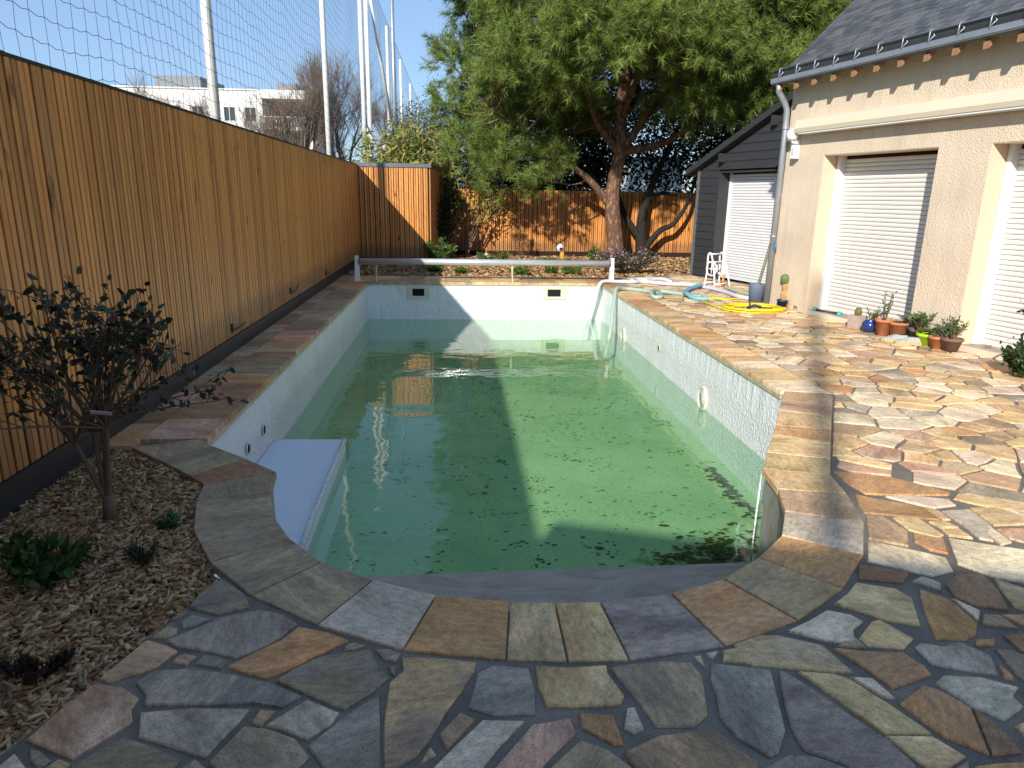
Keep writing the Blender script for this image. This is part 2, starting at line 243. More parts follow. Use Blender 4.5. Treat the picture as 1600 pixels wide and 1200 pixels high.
STONES=[('g',[(-1.011,2.728),(-0.879,2.604),(-0.833,2.509),(-0.942,2.462),(-1.072,2.519),(-1.068,2.613)]),
('b',[(-1.066,2.419),(-1.04,2.465),(-0.951,2.433),(-1.014,2.39),(-1.045,2.38)]),
('g',[(-1.109,2.439),(-1.073,2.497),(-1.058,2.485),(-1.091,2.44)]),
('g',[(-1.139,2.329),(-1.106,2.4),(-1.067,2.383),(-1.055,2.35),(-1.087,2.323)]),
('b',[(-1.075,2.305),(-0.99,2.374),(-0.939,2.433),(-0.783,2.486),(-0.694,2.452),(-0.621,2.387),(-0.659,2.306),(-0.723,2.238),(-0.793,2.19),(-0.902,2.234),(-1.019,2.264)]),
('t',[(-1.215,2.106),(-1.146,2.313),(-1.063,2.276),(-1.012,2.243),(-1.056,2.146),(-1.125,2.109),(-1.178,2.082)]),
('t',[(-1.006,2.182),(-1,2.213),(-0.978,2.227),(-0.935,2.209),(-0.953,2.16)]),
('b',[(-0.925,2.165),(-0.912,2.212),(-0.86,2.208),(-0.813,2.171),(-0.826,2.136)]),
('o',[(-0.806,2.141),(-0.729,2.22),(-0.655,2.286),(-0.608,2.366),(-0.486,2.321),(-0.406,2.268),(-0.518,2.181),(-0.591,2.112),(-0.66,2.074)]),
('t',[(-0.414,2.24),(-0.382,2.259),(-0.338,2.233),(-0.387,2.215),(-0.415,2.212)]),
('v',[(-0.619,2.06),(-0.571,2.119),(-0.495,2.18),(-0.408,2.202),(-0.323,2.211),(-0.285,2.124),(-0.239,2.054),(-0.286,1.985),(-0.366,1.907),(-0.43,1.94),(-0.519,1.998)]),
('b',[(-0.303,2.21),(-0.254,2.212),(-0.211,2.182),(-0.225,2.138),(-0.272,2.158)]),
('g',[(-0.248,2.113),(-0.217,2.112),(-0.221,2.061),(-0.236,2.079)]),
('b',[(-1.086,2.074),(-1.051,2.133),(-0.934,2.137),(-0.778,2.101),(-0.629,2.044),(-0.52,1.979),(-0.57,1.93),(-0.667,1.954),(-0.783,1.954),(-0.911,1.961),(-1.012,1.965),(-1.027,2.013)]),
('b',[(-1.01,1.931),(-0.855,1.943),(-0.669,1.925),(-0.694,1.857),(-0.743,1.733),(-0.84,1.772),(-0.971,1.827)]),
('r',[(-1.22,2.078),(-1.122,2.057),(-1.041,1.998),(-1.044,1.947),(-1.016,1.893),(-1.125,1.751),(-1.298,1.834)]),
('l',[(-1.335,1.699),(-1.304,1.785),(-1.213,1.703),(-1.198,1.61)]),
('g',[(-1.273,1.801),(-1.233,1.787),(-1.18,1.747),(-1.2,1.719),(-1.24,1.751)]),
('v',[(-1.145,1.665),(-1.07,1.777),(-1.016,1.83),(-0.909,1.786),(-0.808,1.725),(-0.871,1.627),(-1.027,1.6)]),
('t',[(-0.649,1.871),(-0.635,1.927),(-0.587,1.917),(-0.614,1.849)]),
('l',[(-0.6,1.851),(-0.495,1.959),(-0.384,1.894),(-0.398,1.843),(-0.46,1.787),(-0.547,1.832)]),
('v',[(-0.727,1.711),(-0.668,1.852),(-0.597,1.841),(-0.499,1.793),(-0.439,1.717),(-0.498,1.626),(-0.636,1.634)]),
('b',[(-0.452,1.758),(-0.372,1.865),(-0.263,1.972),(-0.241,1.784),(-0.223,1.603),(-0.343,1.6),(-0.392,1.676)]),
('s',[(-0.204,2.164),(-0.055,2.146),(0.062,2.118),(0.052,2.062),(0.007,1.968),(-0.045,1.874),(-0.082,1.774),(-0.131,1.695),(-0.189,1.657),(-0.217,1.662),(-0.231,1.783),(-0.236,1.886),(-0.234,2.029),(-0.193,2.085)]),
('b',[(0.066,2.061),(0.121,2.099),(0.244,2.077),(0.255,1.969),(0.244,1.85),(0.113,1.856),(0.03,1.895),(0.05,1.981)]),
('y',[(0.27,2.084),(0.523,2.074),(0.518,2.036),(0.55,1.917),(0.529,1.877),(0.287,1.884),(0.269,1.976)]),
('t',[(-0.061,1.783),(0.006,1.875),(0.052,1.84),(-0.038,1.72)]),
('t',[(-0.112,1.676),(-0.086,1.736),(-0.068,1.704)]),
('l',[(-0.074,1.656),(0.077,1.839),(0.208,1.826),(0.121,1.723),(0.051,1.625),(-0.063,1.599)]),
('r',[(0.102,1.64),(0.232,1.809),(0.355,1.829),(0.361,1.761),(0.281,1.683),(0.195,1.588),(0.077,1.59)]),
('o',[(0.384,1.849),(0.494,1.835),(0.5,1.71),(0.471,1.709),(0.385,1.783)]),
('l',[(0.547,1.861),(0.571,1.863),(0.578,1.768),(0.539,1.747),(0.515,1.772)]),
('v',[(0.536,2.065),(0.605,2.078),(0.742,2.088),(0.832,2.074),(0.847,2),(0.801,1.817),(0.74,1.768),(0.618,1.776),(0.584,1.904)]),
('l',[(0.852,2.109),(0.881,2.115),(0.872,2.037)]),
('l',[(0.901,2.12),(0.953,2.131),(0.916,2.087)]),
('y',[(0.973,2.134),(1.057,2.153),(1.065,2.092),(1.051,2.053),(0.951,2.076)]),
('b',[(0.9,2.066),(0.987,2.048),(1.101,2.02),(1.053,1.846),(1.021,1.735),(0.96,1.648),(0.924,1.634),(0.855,1.718),(0.835,1.801),(0.862,1.903),(0.866,1.974)]),
('t',[(1.026,2.169),(1.143,2.217),(1.218,2.216),(1.363,2.141),(1.392,1.986),(1.262,2.006),(1.1,2.037),(1.047,2.044)]),
('b',[(1.132,2.018),(1.187,1.939),(1.27,1.775),(1.327,1.676),(1.346,1.581),(1.321,1.53),(1.163,1.54),(1.125,1.601),(1.039,1.655),(1.042,1.733),(1.062,1.809),(1.096,1.921)]),
('y',[(1.196,2.004),(1.31,1.986),(1.356,1.954),(1.42,1.825),(1.473,1.692),(1.326,1.701),(1.255,1.865)]),
('y',[(1.325,1.694),(1.474,1.685),(1.521,1.601),(1.416,1.553),(1.372,1.562)]),
('s',[(0.494,1.682),(0.618,1.739),(0.803,1.758),(0.883,1.613),(0.832,1.543),(0.521,1.563)]),
('t',[(0.26,1.63),(0.372,1.734),(0.447,1.691),(0.501,1.621),(0.485,1.565),(0.239,1.58)]),
('b',[(0.893,1.597),(0.986,1.64),(1.062,1.632),(1.159,1.566),(1.107,1.526),(0.877,1.541)]),
('w',[(1.272,2.235),(1.495,2.363),(1.575,2.325),(1.599,2.28),(1.528,2.231),(1.491,2.151),(1.416,2.157)]),
('y',[(1.524,2.181),(1.637,2.283),(1.676,2.292),(1.731,2.165),(1.654,2.106),(1.53,2.132)]),
('y',[(1.549,2.406),(1.731,2.558),(1.878,2.503),(1.901,2.428),(1.809,2.237),(1.698,2.285)]),
('o',[(1.39,2.122),(1.64,2.083),(1.667,2.005),(1.661,1.958),(1.479,1.899)]),
('w',[(1.369,1.966),(1.439,1.956),(1.458,1.853),(1.427,1.862)]),
('o',[(1.457,1.83),(1.597,1.912),(1.634,1.89),(1.672,1.833),(1.686,1.798),(1.598,1.601),(1.506,1.679),(1.479,1.763)]),
('k',[(1.689,1.794),(1.699,1.764),(1.718,1.666),(1.702,1.603),(1.603,1.597)]),
('l',[(1.647,1.921),(1.706,1.958),(1.829,1.94),(1.924,1.881),(1.87,1.844),(1.866,1.791),(1.751,1.733),(1.699,1.793)]),
('l',[(1.703,2.113),(1.737,2.135),(1.815,2.111),(1.895,2.133),(1.956,2.052),(1.899,1.944),(1.805,1.971),(1.699,2.016)]),
('o',[(1.98,2.498),(2.061,2.414),(2.056,2.25),(1.992,2.175),(1.929,2.144),(1.815,2.155),(1.866,2.276)]),
('k',[(2.118,2.523),(2.234,2.61),(2.341,2.591),(2.323,2.474),(2.25,2.322),(2.131,2.357),(2.09,2.425)]),
('l',[(1.982,2.556),(2.055,2.592),(2.105,2.537),(2.066,2.481)]),
('y',[(2.375,2.562),(2.45,2.468),(2.315,2.308),(2.288,2.343)]),
('o',[(1.966,2.142),(2.044,2.142),(2.011,2.105),(1.94,2.107)]),
('t',[(2.122,2.301),(2.184,2.292),(2.19,2.2),(2.063,2.234)]),
('o',[(2.191,2.292),(2.296,2.286),(2.228,2.206)]),
('k',[(2.091,2.16),(2.197,2.169),(2.123,2.051),(2.087,2.053)]),
('g',[(2,2.087),(2.057,2.079),(2.096,2.034),(1.983,1.902),(1.964,1.936)]),
('o',[(1.945,2.002),(1.954,1.945),(1.93,1.909),(1.912,1.931)]),
('y',[(1.766,1.711),(1.84,1.734),(1.794,1.668),(1.767,1.673)]),
('o',[(1.515,1.559),(1.603,1.569),(1.701,1.566),(1.654,1.51),(1.49,1.52)]),
('w',[(2.007,2.931),(2.102,2.875),(2.283,2.748),(2.235,2.634),(2.111,2.595),(2.039,2.638),(1.894,2.741)]),
('k',[(1.831,2.705),(2.028,2.632),(1.938,2.546),(1.757,2.585)]),
('w',[(2.427,2.933),(2.718,2.803),(2.752,2.773),(2.511,2.494),(2.479,2.519),(2.386,2.571),(2.301,2.695),(2.374,2.834)]),
('t',[(2.158,3.203),(2.241,3.182),(2.269,3.017),(2.175,2.865),(2.024,2.952)]),
('o',[(2.283,2.993),(2.402,2.934),(2.322,2.787),(2.258,2.825),(2.237,2.912)]),
('y',[(2.29,3.171),(2.42,3.174),(2.432,2.971),(2.385,2.943),(2.286,3.032)]),
('o',[(2.255,3.466),(2.529,3.275),(2.529,3.135),(2.381,3.176),(2.17,3.237),(2.19,3.326)]),
('y',[(2.451,3.114),(2.541,3.118),(2.562,3.043),(2.469,3.04)]),
('y',[(2.458,3.024),(2.554,3.028),(2.552,2.927),(2.452,2.962)]),
('l',[(2.609,3.235),(2.774,3.246),(2.748,3.051),(2.646,2.946),(2.635,2.894),(2.585,2.926)]),
('y',[(2.791,3.263),(2.939,3.266),(3.008,3.148),(2.978,3.065),(2.766,3.058)]),
('r',[(2.75,3.019),(2.938,3.018),(2.8,2.856),(2.739,2.919)]),
('y',[(2.784,3.385),(2.865,3.46),(3.139,3.303),(3.166,3.274),(3.083,3.197),(2.879,3.296)]),
('w',[(2.413,3.43),(2.604,3.422),(2.753,3.377),(2.74,3.302),(2.586,3.272),(2.497,3.35)]),
('o',[(2.304,3.806),(2.427,3.779),(2.615,3.71),(2.823,3.462),(2.794,3.434),(2.558,3.443),(2.319,3.473),(2.299,3.618)]),
('r',[(2.376,3.886),(2.445,3.977),(2.684,3.803),(2.634,3.725),(2.422,3.802)]),
('y',[(2.466,4.058),(2.648,4.026),(2.748,3.897),(2.696,3.822),(2.45,4.002)])]
JOINTS=[((-1.72,4.521),(-2.097,4.372)),((-1.599,4.387),(-1.84,4.148)),((-1.317,4.148),(-1.556,3.884)),((-1.075,3.924),(-1.435,3.758)),((-1.036,3.62),(-1.398,3.528)),((-0.947,3.33),(-1.288,3.182)),((-0.805,3.077),(-1.104,2.867)),((-0.613,2.85),(-0.849,2.59)),((-0.366,2.684),(-0.541,2.375)),((-0.093,2.551),(-0.203,2.2)),((0.21,2.489),(0.17,2.125)),((0.394,2.474),(0.39,2.107)),((0.582,2.469),(0.614,2.1)),((0.894,2.519),(0.99,2.158)),((1.16,2.616),(1.34,2.3)),((1.391,2.789),(1.646,2.514)),((1.602,2.999),(1.903,2.793)),((1.744,3.264),(2.098,3.119)),((1.837,3.549),(2.205,3.467)),((1.883,3.853),(2.258,3.746)),((2.036,4.141),(2.398,4.005)),((2.231,4.478),(2.565,4.308)),((2.352,4.695),(2.714,4.574)),((2.538,5.047),(2.887,4.888)),((2.698,5.337),(3.06,5.191)),((2.848,5.609),(3.237,5.51))]
# ------------------------------------------------------------------ stone pieces
PAL={'g':((0.411,0.309,0.206),(0.302,0.235,0.167)),'b':((0.425,0.344,0.259),(0.323,0.264,0.206)),'l':((0.686,0.544,0.384),(0.549,0.442,0.318)),'o':((0.631,0.320,0.134),(0.576,0.344,0.170)),'t':((0.631,0.413,0.220),(0.507,0.355,0.215)),
 'y':((0.796,0.561,0.286),(0.713,0.458,0.215)),'k':((0.356,0.195,0.104),(0.454,0.275,0.148)),'r':((0.591,0.333,0.206),(0.576,0.413,0.286)),'w':((0.851,0.664,0.457),(0.756,0.573,0.375)),'v':((0.439,0.328,0.196),(0.343,0.269,0.182)),'s':((0.631,0.401,0.196),(0.343,0.246,0.161))}
def jit(c,a=.12): 
    k=1+random.uniform(-a,a); return tuple(max(.01,v*k*(1+random.uniform(-.05,.05))) for v in c)
def stone_arrays(pts,key,rough=.010,top=0.,depth=.02,bev=.006,seg=.11,ang=None):
    n=len(pts); a=sum(pts[i][0]*pts[(i+1)%n][1]-pts[(i+1)%n][0]*pts[i][1] for i in range(n))
    if a<0: pts=pts[::-1]
    P=[]
    for i in range(n):
        p=Vector(pts[i]);q=Vector(pts[(i+1)%n]);L=(q-p).length;k=max(1,min(3,int(L/seg))) if rough>0 else 1
        nn=Vector(((q-p).y,-(q-p).x)).normalized() if L>1e-6 else Vector((0,0))
        for j in range(k):
            u=p.lerp(q,j/k); P.append(u+nn*(random.uniform(-rough,rough) if j else 0))
    c=sum(P,Vector((0,0)))/len(P); n=len(P); V=[];F=[]
    tilt=(random.uniform(-.006,.006),random.uniform(-.006,.006)) if rough>0 else (0,0); dz=random.uniform(-.002,.002)
    def zt(p): return top+dz+(p.x-c.x)*tilt[0]+(p.y-c.y)*tilt[1]
    for p in P:
        q=p+(c-p).normalized()*bev; V.append((q.x-c.x,q.y-c.y,zt(q)))
    for p in P: V.append((p.x-c.x,p.y-c.y,zt(p)-bev*.8))
    for p in P: V.append((p.x-c.x,p.y-c.y,top-depth))
    F=[tuple(range(n))]+[(n+i,n+(i+1)%n,(i+1)%n,i) for i in range(n)]+[(2*n+i,2*n+(i+1)%n,n+(i+1)%n,n+i) for i in range(n)]
    th=ang if ang is not None else random.uniform(0,math.pi); ox,oy=random.uniform(0,50),random.uniform(0,50); co,si=math.cos(th),math.sin(th)
    UV=[(x*co+y*si+ox,-x*si+y*co+oy) for x,y,z in V]
    a,b=PAL[key]; return c,V,F,UV,jit(a),jit(b)
def stone_mesh(items,name):
    V=[];F=[];UV=[];C1=[];C2=[]
    for off,v,f,uv,c1,c2 in items:
        b=len(V); V+=[(x+off[0],y+off[1],z) for x,y,z in v]; F+=[tuple(i+b for i in q) for q in f]; UV+=uv; C1+=[c1]*len(v); C2+=[c2]*len(v)
    me=bpy.data.meshes.new(name); me.from_pydata(V,[],F); me.update()
    ul=me.uv_layers.new(name='UVMap'); idx=np.empty(len(me.loops),np.int32); me.loops.foreach_get('vertex_index',idx)
    ul.data.foreach_set('uv',np.array(UV,np.float32)[idx].ravel())
    for nm,C in (('tint',C1),('tint2',C2)):
        at=me.attributes.new(nm,'FLOAT_COLOR','POINT'); at.data.foreach_set('color',np.array([(*c,1) for c in C],np.float32).ravel())
    return me
def stone(name,pts,key,parent,**kw):
    c,v,f,uv,a,b=stone_arrays(pts,key,**kw); return link(name,stone_mesh([((0,0),v,f,uv,a,b)],name),M['stone'],parent,(c.x,c.y,0))
# ------------------------------------------------------------------ house frame (local x along the wall towards the viewer, local y into the house)
HA=Vector((5.1,9.87,0)); HD=Vector((.213,-.977,0)).normalized(); HRZ=math.atan2(HD.y,HD.x); HI=Vector((-HD.y,HD.x,0))
def H(u,y=0,z=0): return HA+HD*u+HI*y+Vector((0,0,z))
# ------------------------------------------------------------------ ground sheets
X0,X1,Y0,Y1=-1.675,2.81,4.46,13.29
g=MB()
for r in ((-400,-2.2,-300,900),(3.15,400,-300,900),(-2.2,3.15,-300,2.2),(-2.2,3.15,14.2,900)): g.add([(r[0],r[2],-.14),(r[1],r[2],-.14),(r[1],r[3],-.14),(r[0],r[3],-.14)],[(0,1,2,3)])
tag(g.build('ground',M['ground']),kind='structure')
mid=[((a[0]+b[0])/2,(a[1]+b[1])/2) for a,b in JOINTS]
GA=Vector((5.155,14.958,0)); GD=Vector((.274,-.962,0)).normalized(); GI=Vector((-GD.y,GD.x,0)); GRZ=math.atan2(GD.y,GD.x)
hp=lambda u,y=0:(H(u,y).x,H(u,y).y)
TERR=mid[6:]+[(3.05,5.6),(3.05,14.35),(4.1,14.7),(5.1,15.0),(GA.x+.1,GA.y)]+[((GA+GD*2.9+GI*.3).x,(GA+GD*2.9+GI*.3).y),hp(-.72,.3),hp(9,.3),(7.5,-3),(-2.3,-3),(-2.3,.4),(-1.75,.9),(-1.345,1.787),(-1.218,2.115),(-1.016,2.732)]
terrace=tag(sheet('terrace',TERR,-.011,M['mortar']),kind='structure')
for key,p in STONES: stone('flagstone',p,key,terrace)
# crazy paving over the rest of the terrace: cells round scattered seeds, cut by the traced stones and the coping
def cut(poly,nv,lim):
    new=[]
    for a in range(len(poly)):
        A=poly[a];B=poly[(a+1)%len(poly)]; da=A[0]*nv[0]+A[1]*nv[1]-lim; db=B[0]*nv[0]+B[1]*nv[1]-lim
        if da<=0: new.append(A)
        if da*db<0: k=da/(da-db); new.append((A[0]+(B[0]-A[0])*k,A[1]+(B[1]-A[1])*k))
    return new
def outs(P):
    n=len(P); ar=sum(P[i][0]*P[(i+1)%n][1]-P[(i+1)%n][0]*P[i][1] for i in range(n)); E=[]
    for i in range(n):
        dx,dy=P[(i+1)%n][0]-P[i][0],P[(i+1)%n][1]-P[i][1]; L=math.hypot(dx,dy)
        if L<1e-5: continue
        nx,ny=(dy/L,-dx/L) if ar>0 else (-dy/L,dx/L); E.append((nx,ny,P[i][0]*nx+P[i][1]*ny))
    return E
def voronoi(seeds,blockers,k=26):
    S=np.array(seeds); BE=[(min(p[0] for p in P),max(p[0] for p in P),min(p[1] for p in P),max(p[1] for p in P),P,outs(P)) for P in blockers]; out=[]
    for i in range(len(seeds)):
        p=S[i]; o=np.argsort(np.hypot(*(S-p).T))[1:k]; poly=[(p[0]-.6,p[1]-.6),(p[0]+.6,p[1]-.6),(p[0]+.6,p[1]+.6),(p[0]-.6,p[1]+.6)]
        for j in o:
            m=(p+S[j])/2; nv=S[j]-p; nv=nv/np.hypot(*nv); poly=cut(poly,nv,float(np.dot(m,nv))-random.uniform(.007,.013))
            if len(poly)<3: break
        for x0,x1,y0,y1,P,E in BE:
            if len(poly)<3: break
            if max(v[0] for v in poly)<x0-.02 or min(v[0] for v in poly)>x1+.02 or max(v[1] for v in poly)<y0-.02 or min(v[1] for v in poly)>y1+.02: continue
            if any(min(v[0]*nx+v[1]*ny for v in poly)>c+.014 for nx,ny,c in E): continue
            if any(max(q[0]*nx+q[1]*ny for q in P)<-(-c) -1e9 for nx,ny,c in E): continue
            if any(min(q[0]*nx+q[1]*ny for q in P)>c+.014 for nx,ny,c in outs(poly)): continue
            nx,ny,c=max(E,key=lambda e:p[0]*e[0]+p[1]*e[1]-e[2]); poly=cut(poly,(-nx,-ny),-(c+.014))
        out.append(poly if len(poly)>=3 else None)
    return out
coping_polys=[]
for i in range(len(JOINTS)-1): coping_polys.append([JOINTS[i][0],JOINTS[i+1][0],JOINTS[i+1][1],JOINTS[i][1]])
def strip(a,b,wd):
    a=Vector(a);b=Vector(b);d=(b-a).normalized();n=Vector((-d.y,d.x))*wd; return [tuple(a),tuple(b),tuple(b+n),tuple(a+n)]
BLK=[p for _,p in STONES]+coping_polys+[[(2.8,5.5),(3.236,5.5),(3.236,14.34),(2.8,14.34)],strip(hp(-.72),hp(9),.5),strip((GA.x,GA.y),((GA+GD*3.2).x,(GA+GD*3.2).y),.5),[hp(-.72),hp(-.72,1.5),hp(-.5,1.5),hp(-.5)]]
seeds=[];tries=0
def clear(p): 
    if not inside(p,TERR): return False
    for P in [q for _,q in STONES]+coping_polys:
        if inside(p,P): return False
    return True
while tries<14000:
    tries+=1; p=(random.uniform(-2.2,7.4),random.uniform(.3,15)); 
    if not clear(p): continue
    r=random.choice((.13,.18,.24,.30)); 
    if all((p[0]-q[0])**2+((p[1]-q[1])*1.25)**2>(.5*(r+q[2]))**2 for q in seeds): seeds.append((*p,r))
cells=voronoi([(a,b) for a,b,_ in seeds],BLK)
keys='yyyyyttttowwwwllgrb'; gen=[]
for c in cells:
    if not c: continue
    # drop slivers, merge near-coincident corners
    q=[c[0]]
    for p in c[1:]:
        if math.dist(p,q[-1])>.025: q.append(p)
    if math.dist(q[0],q[-1])<.025: q.pop()
    if len(q)<3: continue
    ar=abs(sum(q[i][0]*q[(i+1)%len(q)][1]-q[(i+1)%len(q)][0]*q[i][1] for i in range(len(q))))/2
    cx=sum(p[0] for p in q)/len(q); cy=sum(p[1] for p in q)/len(q)
    if ar<.004 or not clear((cx,cy)): continue
    if any(any(inside(v,P) for v in q) for P in coping_polys): 
        q=[v for v in q if not any(inside(v,P) for P in coping_polys)]
        if len(q)<3: continue
    gen.append((ar/max(1,cy)**2,q))
gen.sort(key=lambda a:-a[0]); rest=[]
for i,(_,q) in enumerate(gen):
    key=random.choice(keys if q[0][1]>2.4 or q[0][0]>2.2 else 'bbgvvtslro')
    if i<210: stone('flagstone',q,key,terrace,rough=.012,ang=random.gauss(0,.5))
    else:
        c,v,f,uv,a,b=stone_arrays(q,key,rough=.012); rest.append(((c.x,c.y),v,f,uv,a,b))
if rest: tag(link('small_flagstones',stone_mesh(rest,'small_flagstones'),M['stone'],terrace),kind='stuff')
# ------------------------------------------------------------------ pool
pool=tag(empty('swimming_pool',(.57,8.5,0)),'half emptied swimming pool with white lined walls and a rounded near end','swimming pool')
POFF=Vector((-.57,-8.5,0))
def pc(o):  # parts modelled in world coordinates
    o.location=Vector(o.location)+POFF; return o
def PB(mb,name,mat,par=pool): 
    o=mb.build(name,mat,par)
    if par is pool: pc(o)
    return o
def pst(pts,key,**kw): return pc(stone('coping_stone',pts,key,pool,rough=0,depth=.04,bev=.005,**kw))
ck=['v','v','k','v','v','v','v','v','l','o','t','y','b','o','t','o','l','t','y','y','y','o','y','r','t']
for i in range(len(JOINTS)-1):
    a,b=JOINTS[i],JOINTS[i+1]; P=[Vector(a[0]),Vector(b[0]),Vector(b[1]),Vector(a[1])]; c=sum(P,Vector((0,0)))/4
    e1=(P[1]-P[0]).normalized()*.004; e2=(P[2]-P[3]).normalized()*.004
    pst([tuple(P[0]+e1),tuple(P[1]-e1),tuple(P[2]-e2),tuple(P[3]+e2)],ck[i],ang=math.atan2((P[3]-P[0]).y,(P[3]-P[0]).x)+random.choice((0,math.pi/2,math.pi/2)))
pst([(2.81,5.62),(2.81,5.95),(3.228,5.95),(3.236,5.52),(2.85,5.615)],'w',ang=0)
y=5.955
while y<13.2:
    L=random.choice((.28,.34,.42,.5)); e=min(y+L,13.29)
    if 13.29-e<.15: e=13.29
    pst([(2.81,y),(2.81,e-.005),(3.225,e-.005),(3.225,y)],random.choice('ytoytwtyr'),ang=random.gauss(0,.2)); y=e
for xa,xb,lo in ((X0-.425,X0,.32),(-2.305,X0-.43,.3)):
    y=4.53 if xb==X0 else 4.40
    while y<14.3:
        L=random.uniform(lo,lo+.2); e=min(y+L,14.33)
        if 14.33-e<.15: e=14.33
        if not (xb==X0 and e>13.3 and y<13.3): pass
        if xb==X0 and y<13.29<e: e=13.29
        if not(xb==X0 and y>=13.28): pst([(xa,y),(xb,y),(xb,e-.006),(xa,e-.006)],random.choice('kvrkvkto'),ang=random.gauss(0,.25))
        y=e
for ya,yb in ((Y1,13.70),(13.706,14.33)):
    x=X0-.425
    while x<3.2:
        L=random.uniform(.38,.6); e=min(x+L,3.225)
        if 3.225-e<.2: e=3.225
        pst([(x,ya),(e-.006,ya),(e-.006,yb-.004),(x,yb-.004)],random.choice('ktrvtoy'),ang=random.gauss(0,.2)); x=e
bed=MB(); bed.box(X0-.64,X0-.03,4.42,14.3,-.16,-.031); bed.box(X1+.03,3.22,5.65,14.3,-.16,-.031); bed.box(X0-.03,X1+.03,Y1+.03,14.3,-.16,-.031)
PB(bed,'coping_bed',M['mortar'])
WL=.02; FZ=-1.12
def wall(name,pts,mat,z0=FZ,z1=-.03):
    m=MB(); n=len(pts); m.add([(x,y,z0) for x,y in pts]+[(x,y,z1) for x,y in pts],[(i,i+1,n+i+1,n+i) for i in range(n-1)]); return PB(m,name,mat)
inn=[Vector(a) for a,_ in JOINTS]; outd=[(Vector(b)-Vector(a)).normalized()*.025 for a,b in JOINTS]; io=[tuple(p+q) for p,q in zip(inn,outd)]
wall('left_wall',[(X0-WL,Y1+WL),(X0-WL,4.5),io[1],io[2],io[3]],M['liner'])
wall('right_wall',[io[19],io[21],io[23],(X1+WL,5.58),(X1+WL,Y1+WL)],M['liner'])
wall('back_wall',[(X1+WL,Y1+WL),(X0-WL,Y1+WL)],M['liner_back'])
wall('roman_end_wall',io[3:20],M['roman'])
OUT=[(X0-WL,Y1+WL),(X0-WL,4.5)]+io[1:25]+[(X1+WL,5.58),(X1+WL,Y1+WL)]
m=MB(); m.add([(x,y,FZ) for x,y in OUT],[tuple(range(len(OUT)))]); PB(m,'pool_floor',M['floor'])
tag(sheet('water',OUT,-.72,M['water']),kind='structure')
rail=MB(); rail.box(X0-.018,X0-.002,4.5,Y1,-.075,-.032); rail.box(X1+.002,X1+.018,5.6,Y1,-.075,-.032); rail.box(X0,X1,Y1+.002,Y1+.018,-.06,-.032); PB(rail,'liner_rail',plain('liner_rail',(.42,.40,.28),.6,.3,0,.3,8))
pf=MB(); pf.prism([(X0-.015,6.2),(-1.045,6.185),(-1.0,3.9),(-1.09,3.93),(-1.33,4.17),(X0-.01,4.5)],FZ,-.61); PB(pf,'entry_platform',M['platform'])
eg=MB(); eg.tube([(-1.05,6.17,-.612),(-1.04,5.4,-.61),(-1.03,4.6,-.612),(-1.0,3.9,-.61)],.022,7); PB(eg,'platform_edge',plain('rough_plaster_edge',(.6,.64,.62),.85,.2,0,.35,45,1.))
stp=MB(); ch=[tuple(p+q*.8) for p,q in zip(inn,outd)][3:20]; stp.prism(ch+[(1.86,3.80),(-1.02,3.74)],FZ,-.612); PB(stp,'top_step',M['step'])
lip=MB(); lip.tube([(1.885,3.87,-.04),(1.88,3.87,-.4),(1.878,3.86,-.75)],.006,6); PB(lip,'liner_edge',M['liner'])
# skimmers, lamps and inlets
ivory=plain('ivory_plastic',(.62,.60,.48),.45,.4,0,.08,10); black=plain('dark_opening',(.01,.01,.012),.7,.2)
for xa,xb in ((-.945,-.52),(1.655,2.11)):
    m=MB(); y=Y1+WL-.002; x0,x1,z0,z1=xa,xb,-.315,-.095
    m.box(x0,x1,y-.022,y,z1-.03,z1); m.box(x0,x1,y-.022,y,z0,z0+.05); m.box(x0,x0+.1,y-.022,y,z0+.05,z1-.03); m.box(x1-.1,x1,y-.022,y,z0+.05,z1-.03)
    s=PB(m,'skimmer',ivory); q=MB(); q.box(x0+.1,x1-.1,y-.006,y,z0+.05,z1-.03); q.build('skimmer_mouth',black,s)
def ring(y,z,r,x,nm,sgn):
    m=MB(); pts=[(x,y+r*math.cos(a),z+r*math.sin(a)) for a in np.linspace(0,2*math.pi,25)[:-1]]; m.tube(pts,r*.17,8,closed=True); o=PB(m,nm,ivory)
    d=MB(); d.tube([(x+sgn*.012,y,z),(x-sgn*.004,y,z)],r*.86,20); d.build('lens',M['liner'] if r>.06 else black,o)
ring(7.454,-.615,.13,X1+.01,'pool_lamp',1); ring(11.38,-.66,.13,X1+.01,'pool_lamp',1); ring(9.3,-.42,.045,X1+.01,'inlet',1)
ring(5.87,-.40,.045,X0-.01,'inlet',-1); ring(5.4,-.40,.045,X0-.01,'inlet',-1)
# algae and leaf debris lying on the pool floor
V=[];F=[];C=[]
def flake(x,y,z,s,col,asp):
    n=random.randint(5,7); th=random.uniform(-.5,.5); b=len(V)
    for k in range(n):
        a=2*math.pi*k/n; r=s*random.uniform(.45,1.1); px,py=r*math.cos(a),r*math.sin(a)*asp; V.append((x+px*math.cos(th)-py*math.sin(th),y+px*math.sin(th)+py*math.cos(th),z+random.uniform(0,.004)))
    V.append((x,y,z+.006)); 
    for k in range(n): F.append((b+k,b+(k+1)%n,b+n))
    C.extend([col]*(n+1))
while len(F)<15000:
    x,y=random.uniform(X0,X1),random.uniform(3.9,Y1)
    if not inside((x,y),OUT): continue
    if mnoise.noise(Vector((x*1.1,y*.8,3)))<random.uniform(-.5,.5): continue
    g=random.uniform(.6,1.4); flake(x,y,FZ+.003,random.choice((.007,.009,.012,.015,.02,.034)),(.11*g,.15*g,.06*g),random.uniform(.15,.5))
